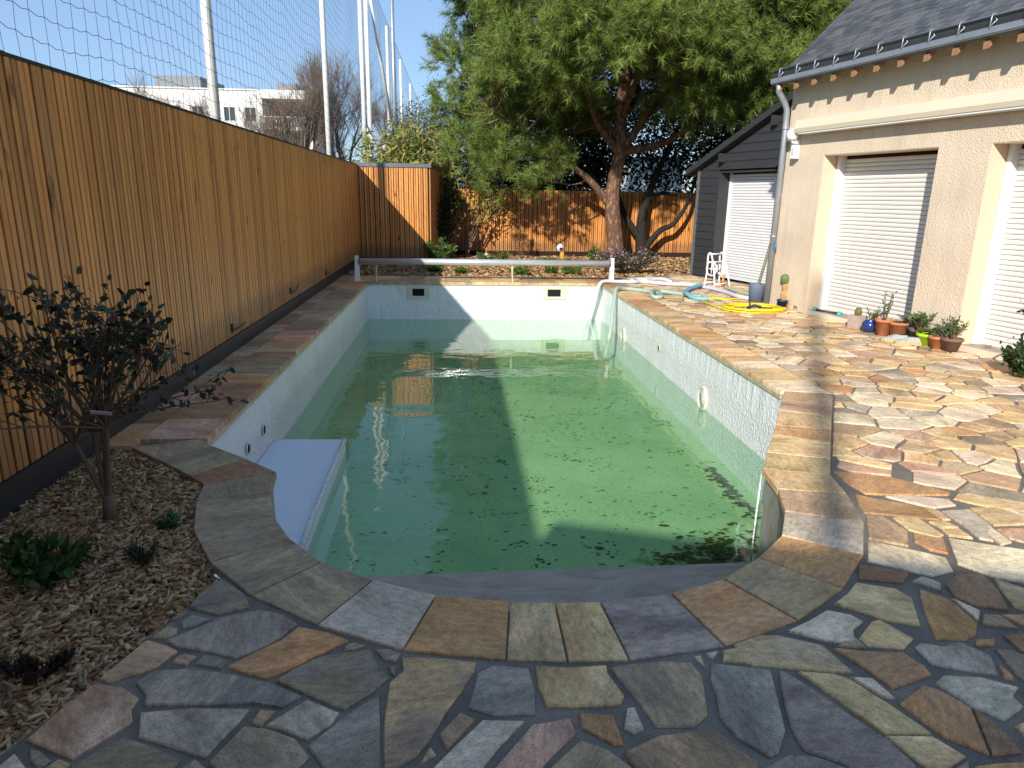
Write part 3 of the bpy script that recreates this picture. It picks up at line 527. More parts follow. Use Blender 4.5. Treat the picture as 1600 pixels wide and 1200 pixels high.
for i in range(60):
    cx,cy=random.uniform(-.8,X1-.1),random.uniform(4.2,11.5); sp_=random.uniform(.02,.07)
    for j in range(random.randint(5,16)):
        x,y=cx+random.gauss(0,sp_*1.4),cy+random.gauss(0,sp_*.8)
        if inside((x,y),OUT): flake(x,y,FZ+.004,random.uniform(.008,.026),(.09,.11,.045),random.uniform(.25,.7))
for i in range(420):
    a=random.gauss(0,.28);b=random.gauss(0,.16); x,y=2.0+a-b*.3,4.75+b+a*.35
    if inside((x,y),OUT): flake(x,y,FZ+.004+random.uniform(0,.02),random.uniform(.015,.055),(.05,.065,.025),random.uniform(.2,.8))
for i in range(160):
    y=random.uniform(5.4,6.6); x=2.68-abs(random.gauss(0,.06)); flake(x,y,FZ+.004,random.uniform(.02,.05),(.05,.07,.05),.6)
tag(link('algae_debris',npmesh('algae_debris',V,F,color=np.array(C)),M['chip']),'dark leaf and algae flakes lying on the pool floor','debris',kind='stuff')
# ------------------------------------------------------------------ slatted fences
def slat_mesh(h,wd=.044,dp=.024):
    m=MB(); b=.003; x=wd/2
    m.add([(-x,0,0),(-x,-dp+b,0),(-x+b,-dp,0),(x-b,-dp,0),(x,-dp+b,0),(x,0,0),(-x,0,h),(-x,-dp+b,h),(-x+b,-dp,h),(x-b,-dp,h),(x,-dp+b,h),(x,0,h)],
      [(i,i+1,i+7,i+6)[::-1] for i in range(5)]+[(0,1,2,3,4,5),(11,10,9,8,7,6)]); return m.mesh('slat')
PITCH_S=.0577
def slats(parent,L,h,z0,mesh,start=0.):
    n=int((L-start)/PITCH_S)
    for i in range(n):
        o=link('slat',mesh,M['slat'],parent,(start+(i+.5)*PITCH_S+(.003 if i%2 else -.003)+random.uniform(-.0012,.0012),random.uniform(-.002,.0),z0)); o.rotation_euler=(random.uniform(-.0008,.0008),random.uniform(-.0012,.0012),random.uniform(-.03,.03))
# fence along the left: local x runs away from the viewer, faces -local y  (rz=+90deg: local x=+Y, local -y=+X)
fence=tag(empty('slatted_fence',(-2.34,3.3,0),R(90)),'long tall orange timber fence of narrow vertical slats beside the pool','fence')
sm=slat_mesh(2.10); link('tmp',sm,M['slat']); bpy.data.objects.remove(bpy.data.objects['tmp'])
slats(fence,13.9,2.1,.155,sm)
b=MB(); b.box(-11,13.9,.002,.03,.1,2.25); b.build('gap_shade_backing',M['dark_back'],fence)  # near-black sheet behind the slats, gap shade put into its colour
b=MB(); b.box(-11,13.9,-.04,.03,-.14,.15); b.build('plinth',M['anthracite'],fence)
b=MB(); b.box(-11,13.93,-.03,.05,2.256,2.276); b.build('cap_rail',M['anthracite'],fence)
b=MB()
for i in range(190): x=-(i+.5)*PITCH_S; b.box(x-.023,x+.023,-.02,0,.155,2.255)
tag(b.build('near_slats',M['slat'],fence),kind='stuff')
for (yy,zz) in ((9.836,.27),(7.235,.23),(12.54,.23)):
    f=tag(empty('wall_bracket',(-2.318,yy,zz)),{9.836:'curved dark metal bracket low on the orange fence, middle one',7.235:'straight dark metal bracket low on the orange fence nearest the shrub',12.54:'small dark metal bracket low on the orange fence nearest the roller'}[yy],'bracket','brackets on the fence')
    m=MB(); m.tube([(0,0,0),(.035,.02,-.005),(.04,.2,0),(.04,.34,.015 if yy!=9.836 else .05)],.009,6); m.build('arm',M['anthracite'],f)
    m=MB(); m.box(0,.02,-.025,.025,-.03,.06); m.build('plate',M['anthracite'],f)
# orange clad shed at the far end of the fence
shed=tag(empty('clad_shed',(-2.34,17.2,0)),'small orange slat clad shed with grey flat roof at the fence end','shed')
sm2=slat_mesh(2.1); sh_w=1.70
link_front=empty('front_cladding',(0,0,0),0,shed); slats(link_front,sh_w,2.1,.12,sm2)
side=empty('side_cladding',(sh_w,0,0),math.atan2(2.4,.26),shed); slats(side,2.42,2.1,.12,sm2)
m=MB(); m.prism([(0.0,.003),(sh_w-.003,.003),(sh_w+.26-.003,2.4),(0,2.4)],-.1,2.2); m.build('core',M['dark_back'],shed)
m=MB(); m.prism([(-.06,-.05),(sh_w+.05,-.05),(sh_w+.33,2.45),(-.06,2.45)],2.222,2.31); m.build('roof_edge',M['cap_metal'],shed)
m=MB(); m.box(sh_w+.08,sh_w+.11,.7,.74,.85,1.0); m.build('door_handle',M['anthracite'],shed)
bf=tag(empty('back_fence',(-.36,19.72,0)),'lower orange slatted timber fence along the far end of the garden','fence')
sm3=slat_mesh(1.66); slats(bf,8.2,1.66,.12,sm3)
m=MB(); m.box(0,8.2,.002,.03,0,1.77); m.build('gap_shade_backing',M['dark_back'],bf)  # same near-black sheet, colour stands in for shade between slats
m=MB(); m.box(0,8.2,-.03,.03,-.14,.11); m.build('plinth',M['dark_back'],bf)
# ------------------------------------------------------------------ house on the right
house=tag(empty('rendered_house',HA,HRZ),'cream roughcast house with slate roof and white roller shutters','house')
WT=3.45; op=[(.09,1.96),(2.62,4.50),(5.4,7.2)]
m=MB(); xs=[-.72]+[v for o in op for v in o]+[9.]
for i in range(0,len(xs),2): m.box(xs[i],xs[i+1],0,.42,0,2.23)
m.box(-.72,9,0,.42,2.23,WT); m.box(-.72,-.4,.42,7,0,WT); m.box(8.7,9,.42,7,0,WT); m.box(-.4,8.7,6.7,7,0,WT)
m.build('wall',M['render'],house)
m=MB(); e=.003
for a,b in op:
    m.box(a-e+.003,a+.004,.004,.40,.05,2.228); m.box(a+.004,b-.004,.004,.40,2.222,2.2285); m.box(b-.004,b,.004,.40,.05,2.228)
m.build('window_reveal',M['reveal'],house)
tl=plain('threshold_tile',(.36,.29,.23),.7,.3,0,.25,6); 
for a,b in op:
    q=MB(); q.box(a+.004,b-.004,.03,.4,0,.052); o=q.build('threshold',tl,house); q=MB(); q.box(a+.004,b-.004,-.012,.028,-.01,.056); q.build('threshold_edge',M['awning'],o)
def shutter(parent,a,b,y,z0,z1,pitch,mat,name,rail=.035):
    sh=empty(name,(a,y,z0),0,parent); W=b-a
    p=MB(); hh=pitch; prof=[(0,0),(-.006,.004),(-.011,hh*.35),(-.011,hh*.62),(-.004,hh*.9),(0,hh*.93)]; n=len(prof)
    p.add([(0,yy,zz) for yy,zz in prof]+[(W,yy,zz) for yy,zz in prof],[(i,n+i,n+i+1,i+1) for i in range(n-1)],False); me=p.mesh('shutter_slat')
    k=int((z1-z0-.07)/pitch)
    for i in range(k): link('shutter_slat',me,mat,sh,(0,0,.07+i*pitch))
    q=MB(); q.box(0,W,-.016,.012,0,.066); q.build('bottom_bar',mat,sh)
    q=MB(); q.box(0,W,.004,.012,.066,z1-z0); q.build('curtain_back',M['dark_back'],sh)
    for x0 in (-.055,W): q=MB(); q.box(x0,x0+.055,-rail,.02,0,z1-z0); q.build('guide_rail',M['white'],sh)
    return sh
for a,b in op: shutter(house,a+.065,b-.065,.34,.056,2.222,.0555,M['shutter'],'roller_shutter',.11)
m=MB(); m.add([(-.36,-.18,2.545),(-.36,-.20,2.60),(-.36,-.17,2.715),(-.36,-.002,2.735),(-.36,-.002,2.545)]+[(6.2,-.18,2.545),(6.2,-.20,2.60),(6.2,-.17,2.715),(6.2,-.002,2.735),(6.2,-.002,2.545)],
   [(0,1,6,5),(1,2,7,6),(2,3,8,7),(3,4,9,8),(4,0,5,9),(4,3,2,1,0),(5,6,7,8,9)]); aw=m.build('awning_cassette',M['awning'],house)
m=MB(); m.box(-.3,6.1,-.17,-.02,2.525,2.543); m.build('awning_bar',M['white'],aw)
# roof: 44 degree slate slope, slates laid one by one where they show
SL=math.atan(.967); ez,ey=3.25,-.31; cs,sn=math.cos(SL),math.sin(SL)
def RP(u,s,n=0): return (u,ey+s*cs-n*sn,ez+s*sn+n*cs)
m=MB(); m.add([RP(-.82,0,-.05),RP(9,0,-.05),RP(9,6,-.05),RP(-.82,6,-.05),RP(-.82,0,0),RP(9,0,0),RP(9,6,0),RP(-.82,6,0)],[(0,3,2,1),(4,5,6,7),(0,1,5,4),(1,2,6,5),(2,3,7,6),(3,0,4,7)])
roof=m.build('roof',M['zinc_dark'],house)
m=MB(); m.add([RP(-.82,6,-.05),RP(9,6,-.05),(9,2*(ey+6*cs)-ey,ez),(-.82,2*(ey+6*cs)-ey,ez)],[(0,1,2,3)]); m.build('rear_roof',M['slate'],roof)
m=MB(); g0=RP(-.5,0,-.05); m.add([(-.6,.32,3.4),(-.6,6.9,3.4),(-.6,3.7,ez+5.6*sn)],[(0,1,2)]); m.build('gable',M['render'],house)
sw,ex=.17,.095; m=MB(); m.box(-sw/2+.003,sw/2-.003,0,.23,0,.010); sme=m.mesh('slate'); cnt=0; far=MB(); fl=[]
for r in range(50):
    for c in range(58):
        u=-.80+sw/2+c*sw+(sw/2 if r%2 else 0); s=.16+r*ex
        if u>8.9: continue
        vis=(u<2.6+.03*r and r<15)
        if vis and cnt<300:
            o=link('slate',sme,M['slate'],roof,RP(u,s,.004+random.uniform(0,.003))); o.rotation_euler=(SL-.028+random.uniform(-.006,.006),random.uniform(-.008,.008),random.uniform(-.012,.012)); cnt+=1
        else: fl.append((u,s))
for u,s in fl:
    a=RP(u-sw/2+.002,s,.012);b=RP(u+sw/2-.002,s,.012);c=RP(u+sw/2-.002,s+.23,.006);d=RP(u-sw/2+.002,s+.23,.006); a2=RP(u-sw/2+.002,s,.002);b2=RP(u+sw/2-.002,s,.002)
    far.add([a,b,c,d,a2,b2],[(0,1,2,3),(4,5,1,0)])
tag(far.build('upper_slates',M['slate'],roof),kind='stuff')
# zinc gutter standing on the slope: apron, upstand, rail and brackets
gut=empty('gutter',(0,0,0),0,house)
m=MB(); m.add([RP(-.8,-.03,.01),RP(9,-.03,.01),RP(9,.13,.012),RP(-.8,.13,.012),(-.8,ey-.04,ez+.0),(9,ey-.04,ez+.0),(-.8,ey-.045,ez+.06),(9,ey-.045,ez+.06)],[(0,1,2,3),(4,5,7,6),(6,7,1,0)]); m.build('apron',M['zinc'],gut)
m=MB(); m.tube([(-.8,ey-.03,ez+.165),(9,ey-.03,ez+.165)],.011,8); m.build('rail',M['zinc'],gut)
m=MB(); m.add([(-.8,ey+.03,ez+.06),(9,ey+.03,ez+.06),(9,ey-.022,ez+.16),(-.8,ey-.022,ez+.16)],[(0,1,2,3)]); m.build('upstand',M['zinc_dark'],gut)
bm=MB(); bm.tube([(0,-.05,.05),(0,-.035,.178),(0,.02,.19)],.008,6); bm.tube([(0,-.05,.06),(.03,.0,.12),(0,-.03,.178)],.007,5); bme=bm.mesh('gutter_bracket')
rm=MB(); rm.add([(-.035,0,0),(.035,0,0),(.035,.5,.4835),(-.035,.5,.4835),(-.035,0,-.07),(.035,0,-.07),(.035,.5,.4135),(-.035,.5,.4135)],[(0,1,2,3),(7,6,5,4),(0,4,5,1),(1,5,6,2),(2,6,7,3),(3,7,4,0)]); rme=rm.mesh('rafter_end')
for i in range(26):
    u=-.68+i*.3635
    link('gutter_bracket',bme,M['zinc'],gut,(u+.06,ey,ez)); link('rafter_end',rme,M['rafter'],house,(u,ey+.02,ez-.055))
dpm=MB(); dpm.tube([(-.69,-.28,3.26),(-.70,-.27,3.14),(-.715,-.14,3.0),(-.715,-.085,2.9),(-.715,-.07,2.6),(-.715,-.07,0)],.045,12)
for z in (2.62,1.05): dpm.tube([(-.715,-.07,z),(-.715,-.07,z+.035)],.051,12)
dp=dpm.build('downpipe',M['zinc'],house)
m=MB(); m.tube([(-.66,-.07,.95),(-.61,-.1,.95),(-.61,-.1,.88)],.022,8); m.build('tap',plain('blue_tap',(.03,.2,.42),.4),dp)
# wall lamp with motion sensor
lamp=tag(empty('wall_lamp',H(-.46,0,2.45),HRZ),'white globe wall lamp with motion sensor beside the downpipe','lamp')
m=MB(); m.lathe([(.02,-.085),(.06,-.07),(.082,-.03),(.085,.01),(.07,.055),(.035,.08),(.005,.086)],18,(0,-.13,.08)); m.build('globe',M['white'],lamp)
m=MB(); m.box(-.03,.03,-.1,0,-.04,.01); m.tube([(0,-.02,-.02),(0,-.11,-.02),(0,-.13,.0)],.025,8); m.build('arm',M['white'],lamp)
m=MB(); m.box(-.015,.065,-.12,-.03,-.25,-.06); s=m.build('sensor_box',M['white'],lamp); m=MB(); m.box(.005,.05,-.124,-.12,-.2,-.1); m.build('sensor_window',plain('sensor_lens',(.55,.56,.56),.3),s)
# ------------------------------------------------------------------ black timber garage
gar=tag(empty('timber_garage',GA,GRZ),'black clapboard garage with white roller door between house and back fence','garage')
def gz(u): return 2.33+.40*u
bh=.155; k=0; DL_=.64
m0=MB(); m0.prism([(.03,.36),(4.6,.36),(4.6,6),(.03,6)],0,2.1); m0.box(.03,DL_,.03,.36,0,2.1); m0.build('core',M['dark_back'],gar)
DL,DR,DT=.65,3.0,2.16
for i in range(30):
    z0=.02+i*bh; z1=z0+bh+.015
    segs=[(0,DL),(DR,4.6)] if z0<DT-.05 else [(max(0,(z0-2.2)/.40),4.6)]
    for a,b in segs:
        if b-a<.05 or z0>gz(b): continue
        q=MB(); zt=min(z1,gz(a)+.02) if len(segs)==2 else z1
        q.add([(a,-.012,z0),(b,-.012,z0),(b,.022,z0),(a,.022,z0),(a,.004,zt),(b,.004,zt),(b,.03,zt),(a,.03,zt)],[(0,3,2,1),(4,5,6,7),(0,1,5,4),(1,2,6,5),(2,3,7,6),(3,0,4,7)]); q.build('clapboard',M['clap'],gar)
for i in range(14):
    z0=.02+i*bh; q=MB(); q.add([(-.012,.0,z0),(-.012,6,z0),(.022,6,z0),(.022,0,z0),(.004,.0,z0+bh+.015),(.004,6,z0+bh+.015),(.03,6,z0+bh+.015),(.03,0,z0+bh+.015)],[(0,1,2,3),(7,6,5,4),(0,4,5,1),(1,5,6,2),(2,6,7,3),(3,7,4,0)]); q.build('clapboard',M['clap'],gar)
q=MB(); q.box(-.035,.02,-.035,.02,0,2.3); q.build('corner_board',plain('grey_corner_board',(.12,.125,.13),.6),gar)
q=MB(); q.box(DL,DL+.06,-.02,.3,0,DT); q.box(DL+.06,DR,-.0,.3,DT-.03,DT); q.build('door_frame',M['clap'],gar)
shutter(gar,DL+.12,DR,.26,0.02,DT-.03,.0545,M['shutter_cool'],'roller_door')
q=MB(); q.add([(-.3,-.16,gz(-.3)),(5,-.16,gz(5)),(5,6.2,gz(5)),(-.3,6.2,gz(-.3)),(-.3,-.16,gz(-.3)-.12),(5,-.16,gz(5)-.12),(5,6.2,gz(5)-.12),(-.3,6.2,gz(-.3)-.12)],[(0,1,2,3),(7,6,5,4),(0,4,5,1),(1,5,6,2),(2,6,7,3),(3,7,4,0)]); q.build('roof',M['clap'],gar)
for u in (.75,2.2):
    q=MB(); q.box(u,u+.07,-.13,.02,gz(u)-.30,gz(u)-.13); q.build('purlin_end',M['clap'],gar)
# ------------------------------------------------------------------ wing of the house behind the viewer (its flat roof shades the near terrace)
wing=tag(empty('house_wing',(-.65,-2.32,0),math.atan(-.33)),'cream flat roofed house wing behind the viewer','house')
m=MB(); m.box(-2.0,10,.25-6.5,-.35,-.1,2.7); m.build('wall',M['render'],wing)
m=MB(); m.box(-2.15,10.2,-6.6,0,2.7,2.9); m.build('roof',M['anthracite'],wing)
# ------------------------------------------------------------------ sports net on white posts beyond the fence
NX=-4.0; NH=11.05
for y,lb in ((-8.8,'white steel net post behind the viewer beyond the fence'),(12.65,'nearest thick white net post rising behind the long fence'),(23.4,'second white net post beyond the long fence'),(44.7,'white net post just right of the braced posts'),(55,'white net post further right of the grey lamp post'),(66.2,'small far white net post above the bamboo'),(79,'farthest and shortest white net post in the row')):
    m=MB(); r=.082 if y<30 else .095; m.tube([(0,0,-.1),(0,0,NH)],r,12); o=m.build('net_post',M['white_post'],None,(NX,y,0)); tag(o,lb,'post','white posts carrying the sports net')
br=tag(empty('braced_net_post',(NX,32.6,0)),'pair of white net posts with slanting braces in an A shape','post','white posts carrying the sports net')
for dx,dy in ((0,0),(.1,1.2)): m=MB(); m.tube([(dx,dy,-.1),(dx,dy,NH+.5)],.1,10); m.build('upright',M['white_post'],br)
for a,b in (((.15,.6,NH),(.95,4.2,4.2)),((.95,4.2,4.2),(1.6,6.0,0)),((.0,.3,4.6),(1.9,4.8,-.1)),((.15,1.2,2.2),(.95,4.2,5.2))): m=MB(); m.tube([a,b],.075,8); m.build('brace',M['white_post'],br)
lp=tag(empty('lamp_post',(-3.6,44.0,0)),'tall plain grey lamp post among the net posts','lamp post'); m=MB(); m.tube([(0,0,-.1),(0,0,8),(0,0,16)],[.15,.12,.09],10); m.build('shaft',M['zinc'],lp); m=MB(); m.tube([(0,0,16),(.3,0,16.25),(1.3,0,16.4)],.06,8); m.build('arm',M['zinc'],lp)
CELL=.24; ys=np.arange(-2.,80,CELL); zs=np.arange(.4,NH-.02,CELL); V=[];F=[]
def nd(i,j): 
    y,z=ys[i],zs[j]; q=mnoise.noise_vector(Vector((y*.55,z*.5,0))); r=mnoise.noise_vector(Vector((y*2.3,z*2.1,7)))
    return (NX+.12+q.x*.05,y+q.y*.13+r.y*.05,z+q.z*.13+r.z*.03-.05*math.sin(y*.29*2)**2)
G=[[nd(i,j) for j in range(len(zs))] for i in range(len(ys))]
def strand(a,b,r,sag=0):
    c=((a[0]+b[0])/2,(a[1]+b[1])/2,(a[2]+b[2])/2-sag)
    for p,q in ((a,c),(c,b)) if sag else ((a,b),):
        k=len(V); dy,dz=q[1]-p[1],q[2]-p[2]; L=math.hypot(dy,dz) or 1; ny,nz=-dz/L*r,dy/L*r
        for s in (p,q): V.extend(((s[0]-r*.8,s[1]+ny*.6,s[2]+nz*.6),(s[0]+r*.8,s[1]+ny*.6,s[2]+nz*.6),(s[0],s[1]-ny,s[2]-nz)))
        for e in range(3): F.append((k+e,k+(e+1)%3,k+3+(e+1)%3,k+3+e))
for i in range(len(ys)):
    if ys[i]>50 and i%2: continue
    r=.0028
    for j in range(len(zs)):
        if j+1<len(zs): strand(G[i][j],G[i][j+1],r)
        if i+1<len(ys) and ys[i]<=50: strand(G[i][j],G[i+1][j],r*1.15,.022 if ys[i]<26 else 0)
        elif i+2<len(ys): strand(G[i][j],G[i+2][j],r)
netm=plain('net_cord',(.012,.016,.03),.8,.2)
net=tag(link('sports_net',npmesh('sports_net',V,F),netm),'tall dark mesh sports net hanging behind the fence','net')
m=MB(); m.tube([(NX+.1,-9,NH),(NX+.1,80,NH)],.012,5); m.build('top_cable',netm,net)
# ------------------------------------------------------------------ apartment block far beyond the fence
apt=tag(empty('apartment_block',(-22,70,0)),'far white apartment block with grey penthouse boxes and corner balconies','building')
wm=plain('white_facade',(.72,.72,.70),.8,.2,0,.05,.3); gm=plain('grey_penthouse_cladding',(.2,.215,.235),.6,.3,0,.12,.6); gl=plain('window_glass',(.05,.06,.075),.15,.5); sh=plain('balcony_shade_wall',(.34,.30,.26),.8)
m=MB(); m.box(-9,4,0,12,0,10.6); m.box(4,8.6,2.2,12,0,10.6); m.build('wall',wm,apt)
for a,b,z in ((-5.8,-1.7,11.9),(5.2,7.0,11.5)): m=MB(); m.prism([(a,1.5),(b,1.5),(b+.5,7),(a,7)],10.55,z); m.build('penthouse',gm,apt)
m=MB(); m.box(-9.1,8.7,-.1,12,10.6,10.72); m.build('parapet',wm,apt)
for i in range(4):
    z=9.95-2.65*i
    m=MB(); m.box(4,8.6,-.2,2.2,z-.1 if i else z,z+.75 if i==0 else z+.12); sl_=m.build('balcony',wm,apt)
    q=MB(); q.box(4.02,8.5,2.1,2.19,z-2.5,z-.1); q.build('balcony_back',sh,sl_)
    
    for xa,xb in ((8.35,8.6),(4,4.2)): q=MB(); q.box(xa,xb,-.2,2.2,z-2.53,z-.1); q.build('balcony_fin',wm,sl_)
   
    q=MB(); q.box(4.2,8.35,-.18,-.1,z-1.62,z-1.52); q.box(4.2,8.35,-.18,-.1,z-2.5,z-2.4)
    for k in range(16): x=4.25+k*.27; q.box(x,x+.09,-.17,-.12,z-2.4,z-1.6)
    q.build('railing',wm,sl_)
    q=MB(); q.box(5.0,6.6,2.04,2.1,z-2.4,z-.5); q.build('window',gl,sl_)
    for x in (-8,-5.4,-2.2,.6,2.5):
        q=MB(); wx=2.3 if x==-5.4 else 1.1; q.box(x,x+wx,-.03,.02,z-2.05,z-.75); wv=q.build('window',wm,apt); q=MB(); q.box(x+.07,x+wx/2-.03,-.045,-.03,z-1.98,z-.82); q.box(x+wx/2+.03,x+wx-.07,-.045,-.03,z-1.98,z-.82); q.build('pane',gl,wv)
nb=tag(empty('neighbour_house',(9,30,0)),'white neighbouring house glimpsed between the trees behind the back fence','house'); m=MB(); m.box(-1.3,.6,0,4,-.1,3.2); m.build('wall',wm,nb); m=MB(); m.box(-1.4,.7,-.1,4.2,3.2,3.3); m.build('roof',gm,nb)
# ------------------------------------------------------------------ planting beds
BED=[(-2.3,4.37),(-2.097,4.372),(-1.84,4.148),(-1.556,3.884),(-1.435,3.758),(-1.398,3.528),(-1.288,3.182),(-1.104,2.867),(-1.016,2.732),(-1.218,2.115),(-1.345,1.787),(-1.75,.9),(-2.3,.4)]
FARBED=[(-2.3,14.335),(3.2,14.335),(4.1,14.72),(5.05,15.02),(5.2,21),(-2.3,21)]
tag(sheet('near_bed_soil',BED,-.05,M['soil']),kind='structure'); tag(sheet('far_bed_soil',FARBED,-.035,M['soil']),kind='structure'); tag(sheet('side_bed_soil',[(5.2,15.0),(8,15.6),(8,21),(5.2,21)],-.04,M['soil']),kind='structure')
CH=np.array([(.33,.19,.09),(.43,.27,.13),(.2,.11,.055),(.38,.28,.17),(.29,.15,.06),(.46,.33,.18),(.16,.085,.04)])
def chips(name,poly,n,L,W,z,label,cols=CH):
    xs=[p[0] for p in poly];ys=[p[1] for p in poly];P=[]
    while len(P)<n:
        a=(random.uniform(min(xs),max(xs)),random.uniform(min(ys),max(ys)))
        if inside(a,poly): P.append(a)
    P=np.array(P); N=len(P); l=RNG.uniform(.4,1.25,N)*L/2; wd=RNG.uniform(.5,1.3,N)*W/2; h=RNG.uniform(.002,.006,N)*L/.05
    yaw=RNG.uniform(0,math.pi,N); pi=RNG.normal(0,.25,N); ro=RNG.normal(0,.3,N)
    B=np.array([(-1,-1,-1),(1,-1,-1),(1,1,-1),(-1,1,-1),(-1,-1,1),(1,-1,1),(1,1,1),(-1,1,1)],float)
    tap=RNG.uniform(.45,1,(N,1)); X=B[None,:,0]*l[:,None]; Y=B[None,:,1]*wd[:,None]*np.where(B[None,:,0]>0,tap,1); Z=B[None,:,2]*h[:,None]
    Y,Z=Y*np.cos(ro)[:,None]-Z*np.sin(ro)[:,None],Y*np.sin(ro)[:,None]+Z*np.cos(ro)[:,None]
    X,Z=X*np.cos(pi)[:,None]-Z*np.sin(pi)[:,None],X*np.sin(pi)[:,None]+Z*np.cos(pi)[:,None]
    X,Y=X*np.cos(yaw)[:,None]-Y*np.sin(yaw)[:,None],X*np.sin(yaw)[:,None]+Y*np.cos(yaw)[:,None]
    zz=z+RNG.uniform(0,.022,N); V=np.stack([X+P[:,:1],Y+P[:,1:2],Z+zz[:,None]],-1).reshape(-1,3)
    Q=np.array([(0,3,2,1),(4,5,6,7),(0,1,5,4),(1,2,6,5),(2,3,7,6),(3,0,4,7)]); F=(np.arange(N)[:,None,None]*8+Q[None]).reshape(-1,4)
    C=cols[RNG.integers(0,len(cols),N)]*RNG.uniform(.8,1.5,(N,1)); o=link(name,npmesh(name,V,F,color=np.repeat(C,8,0)),M['chip']); return tag(o,label,'mulch',kind='stuff')
chips('wood_chips',BED,15000,.06,.0135,-.042,'brown wood chip mulch covering the near bed by the fence')
chips('wood_chips',FARBED,9000,.10,.04,-.03,'sunlit wood chip mulch in the far bed behind the roller'); chips('wood_chips',[(5.2,15.0),(8,15.6),(8,21),(5.2,21)],1500,.12,.05,-.03,'wood chip mulch beside the garage')
# ------------------------------------------------------------------ foliage
def leaves(P,size,col,D=None,asp=.42,var=.3,spread=1.,fold=.25):
    """one folded leaf of 4 quads... returns V,F,C"""
    P=np.asarray(P,float); N=len(P); d=RNG.normal(0,1,(N,3)); 
    if D is not None: d=d*spread+np.asarray(D)
    d/=np.linalg.norm(d,axis=1,keepdims=True)+1e-9; r=RNG.normal(0,1,(N,3)); s=np.cross(d,r); s/=np.linalg.norm(s,axis=1,keepdims=True)+1e-9; n=np.cross(s,d)
    L=(RNG.uniform(.65,1.25,N)*size)[:,None]; W=L*asp
    pts=[P, P+d*L*.35+s*W*.5+n*L*fold*.3, P+d*L*.75+s*W*.36+n*L*fold*.15, P+d*L, P+d*L*.75-s*W*.36+n*L*fold*.15, P+d*L*.35-s*W*.5+n*L*fold*.3, P+d*L*.4]
    V=np.stack(pts,1).reshape(-1,3); T=np.array([(0,1,6),(1,2,6),(2,3,6),(3,4,6),(4,5,6),(5,0,6)]); F=(np.arange(N)[:,None,None]*7+T[None]).reshape(-1,3)
    C=np.asarray(col,float)*RNG.uniform(1-var,1+var,(N,1))*np.array([1,1,1])+RNG.normal(0,.006,(N,3)); return V,F,np.clip(np.repeat(C,7,0),.004,1)
def diamonds(P,size,col,var=.35,asp=.5,D=None):
    P=np.asarray(P,float); N=len(P); d=RNG.normal(0,1,(N,3))
    if D is not None: d=d*.7+np.asarray(D)
    d/=np.linalg.norm(d,axis=1,keepdims=True); s=np.cross(d,RNG.normal(0,1,(N,3))); s/=np.linalg.norm(s,axis=1,keepdims=True)+1e-9; L=(RNG.uniform(.6,1.3,N)*size)[:,None]
    V=np.stack([P-d*L*.5,P+s*L*asp*.5,P+d*L*.5,P-s*L*asp*.5],1).reshape(-1,3); F=np.arange(N*4).reshape(-1,4)
    C=np.asarray(col,float)*RNG.uniform(1-var,1+var,(N,1)); return V,F,np.repeat(C,4,0)
def needles(P,D,n,L,wd,col,lo=.45,hi=1.25):
    P=np.repeat(np.asarray(P,float),n,0); D=np.repeat(np.asarray(D,float),n,0); N=len(P); D/=np.linalg.norm(D,axis=1,keepdims=True)
    s=np.cross(D,RNG.normal(0,1,(N,3))); s/=np.linalg.norm(s,axis=1,keepdims=True)+1e-9; a=RNG.uniform(lo,hi,N)[:,None]; d=D*np.cos(a)+s*np.sin(a); d[:,2]-=.06
    base=P+D*RNG.uniform(0,1,(N,1))*L*1.1; q=np.cross(d,RNG.normal(0,1,(N,3))); q/=np.linalg.norm(q,axis=1,keepdims=True)+1e-9; l=RNG.uniform(.7,1.15,(N,1))*L
    V=np.stack([base-q*wd/2,base+q*wd/2,base+d*l],1).reshape(-1,3); F=np.arange(N*3).reshape(-1,3)
    C=np.asarray(col)*np.repeat(RNG.uniform(.65,1.35,(N//n,1)),n,0)*RNG.uniform(.8,1.2,(N,1)); return V,F,np.repeat(C,3,0)
def merge(parts):
    V=[];F=[];C=[];b=0
    for v,f,c in parts: V.append(v);F.append(f+b);C.append(c);b+=len(v)
    return np.concatenate(V),np.concatenate(F),np.concatenate(C)
def foliage(name,parts,parent,mat='leaf'):
    v,f,c=merge(parts); return link(name,npmesh(name,v,f,color=c),M[mat],parent)
def curve(pts,k=5):
    P=[Vector(p) for p in pts]; out=[]
    for i in range(len(P)-1):
        p0=P[max(i-1,0)];p1=P[i];p2=P[i+1];p3=P[min(i+2,len(P)-1)]
        for j in range(k):
            t=j/k; out.append(.5*((2*p1)+(p2-p0)*t+(2*p0-5*p1+4*p2-p3)*t*t+(3*p1-p0-3*p2+p3)*t**3))
    return out+[P[-1]]
def taper(n,a,b): return [a+(b-a)*(i/(n-1))**.8 for i in range(n)]
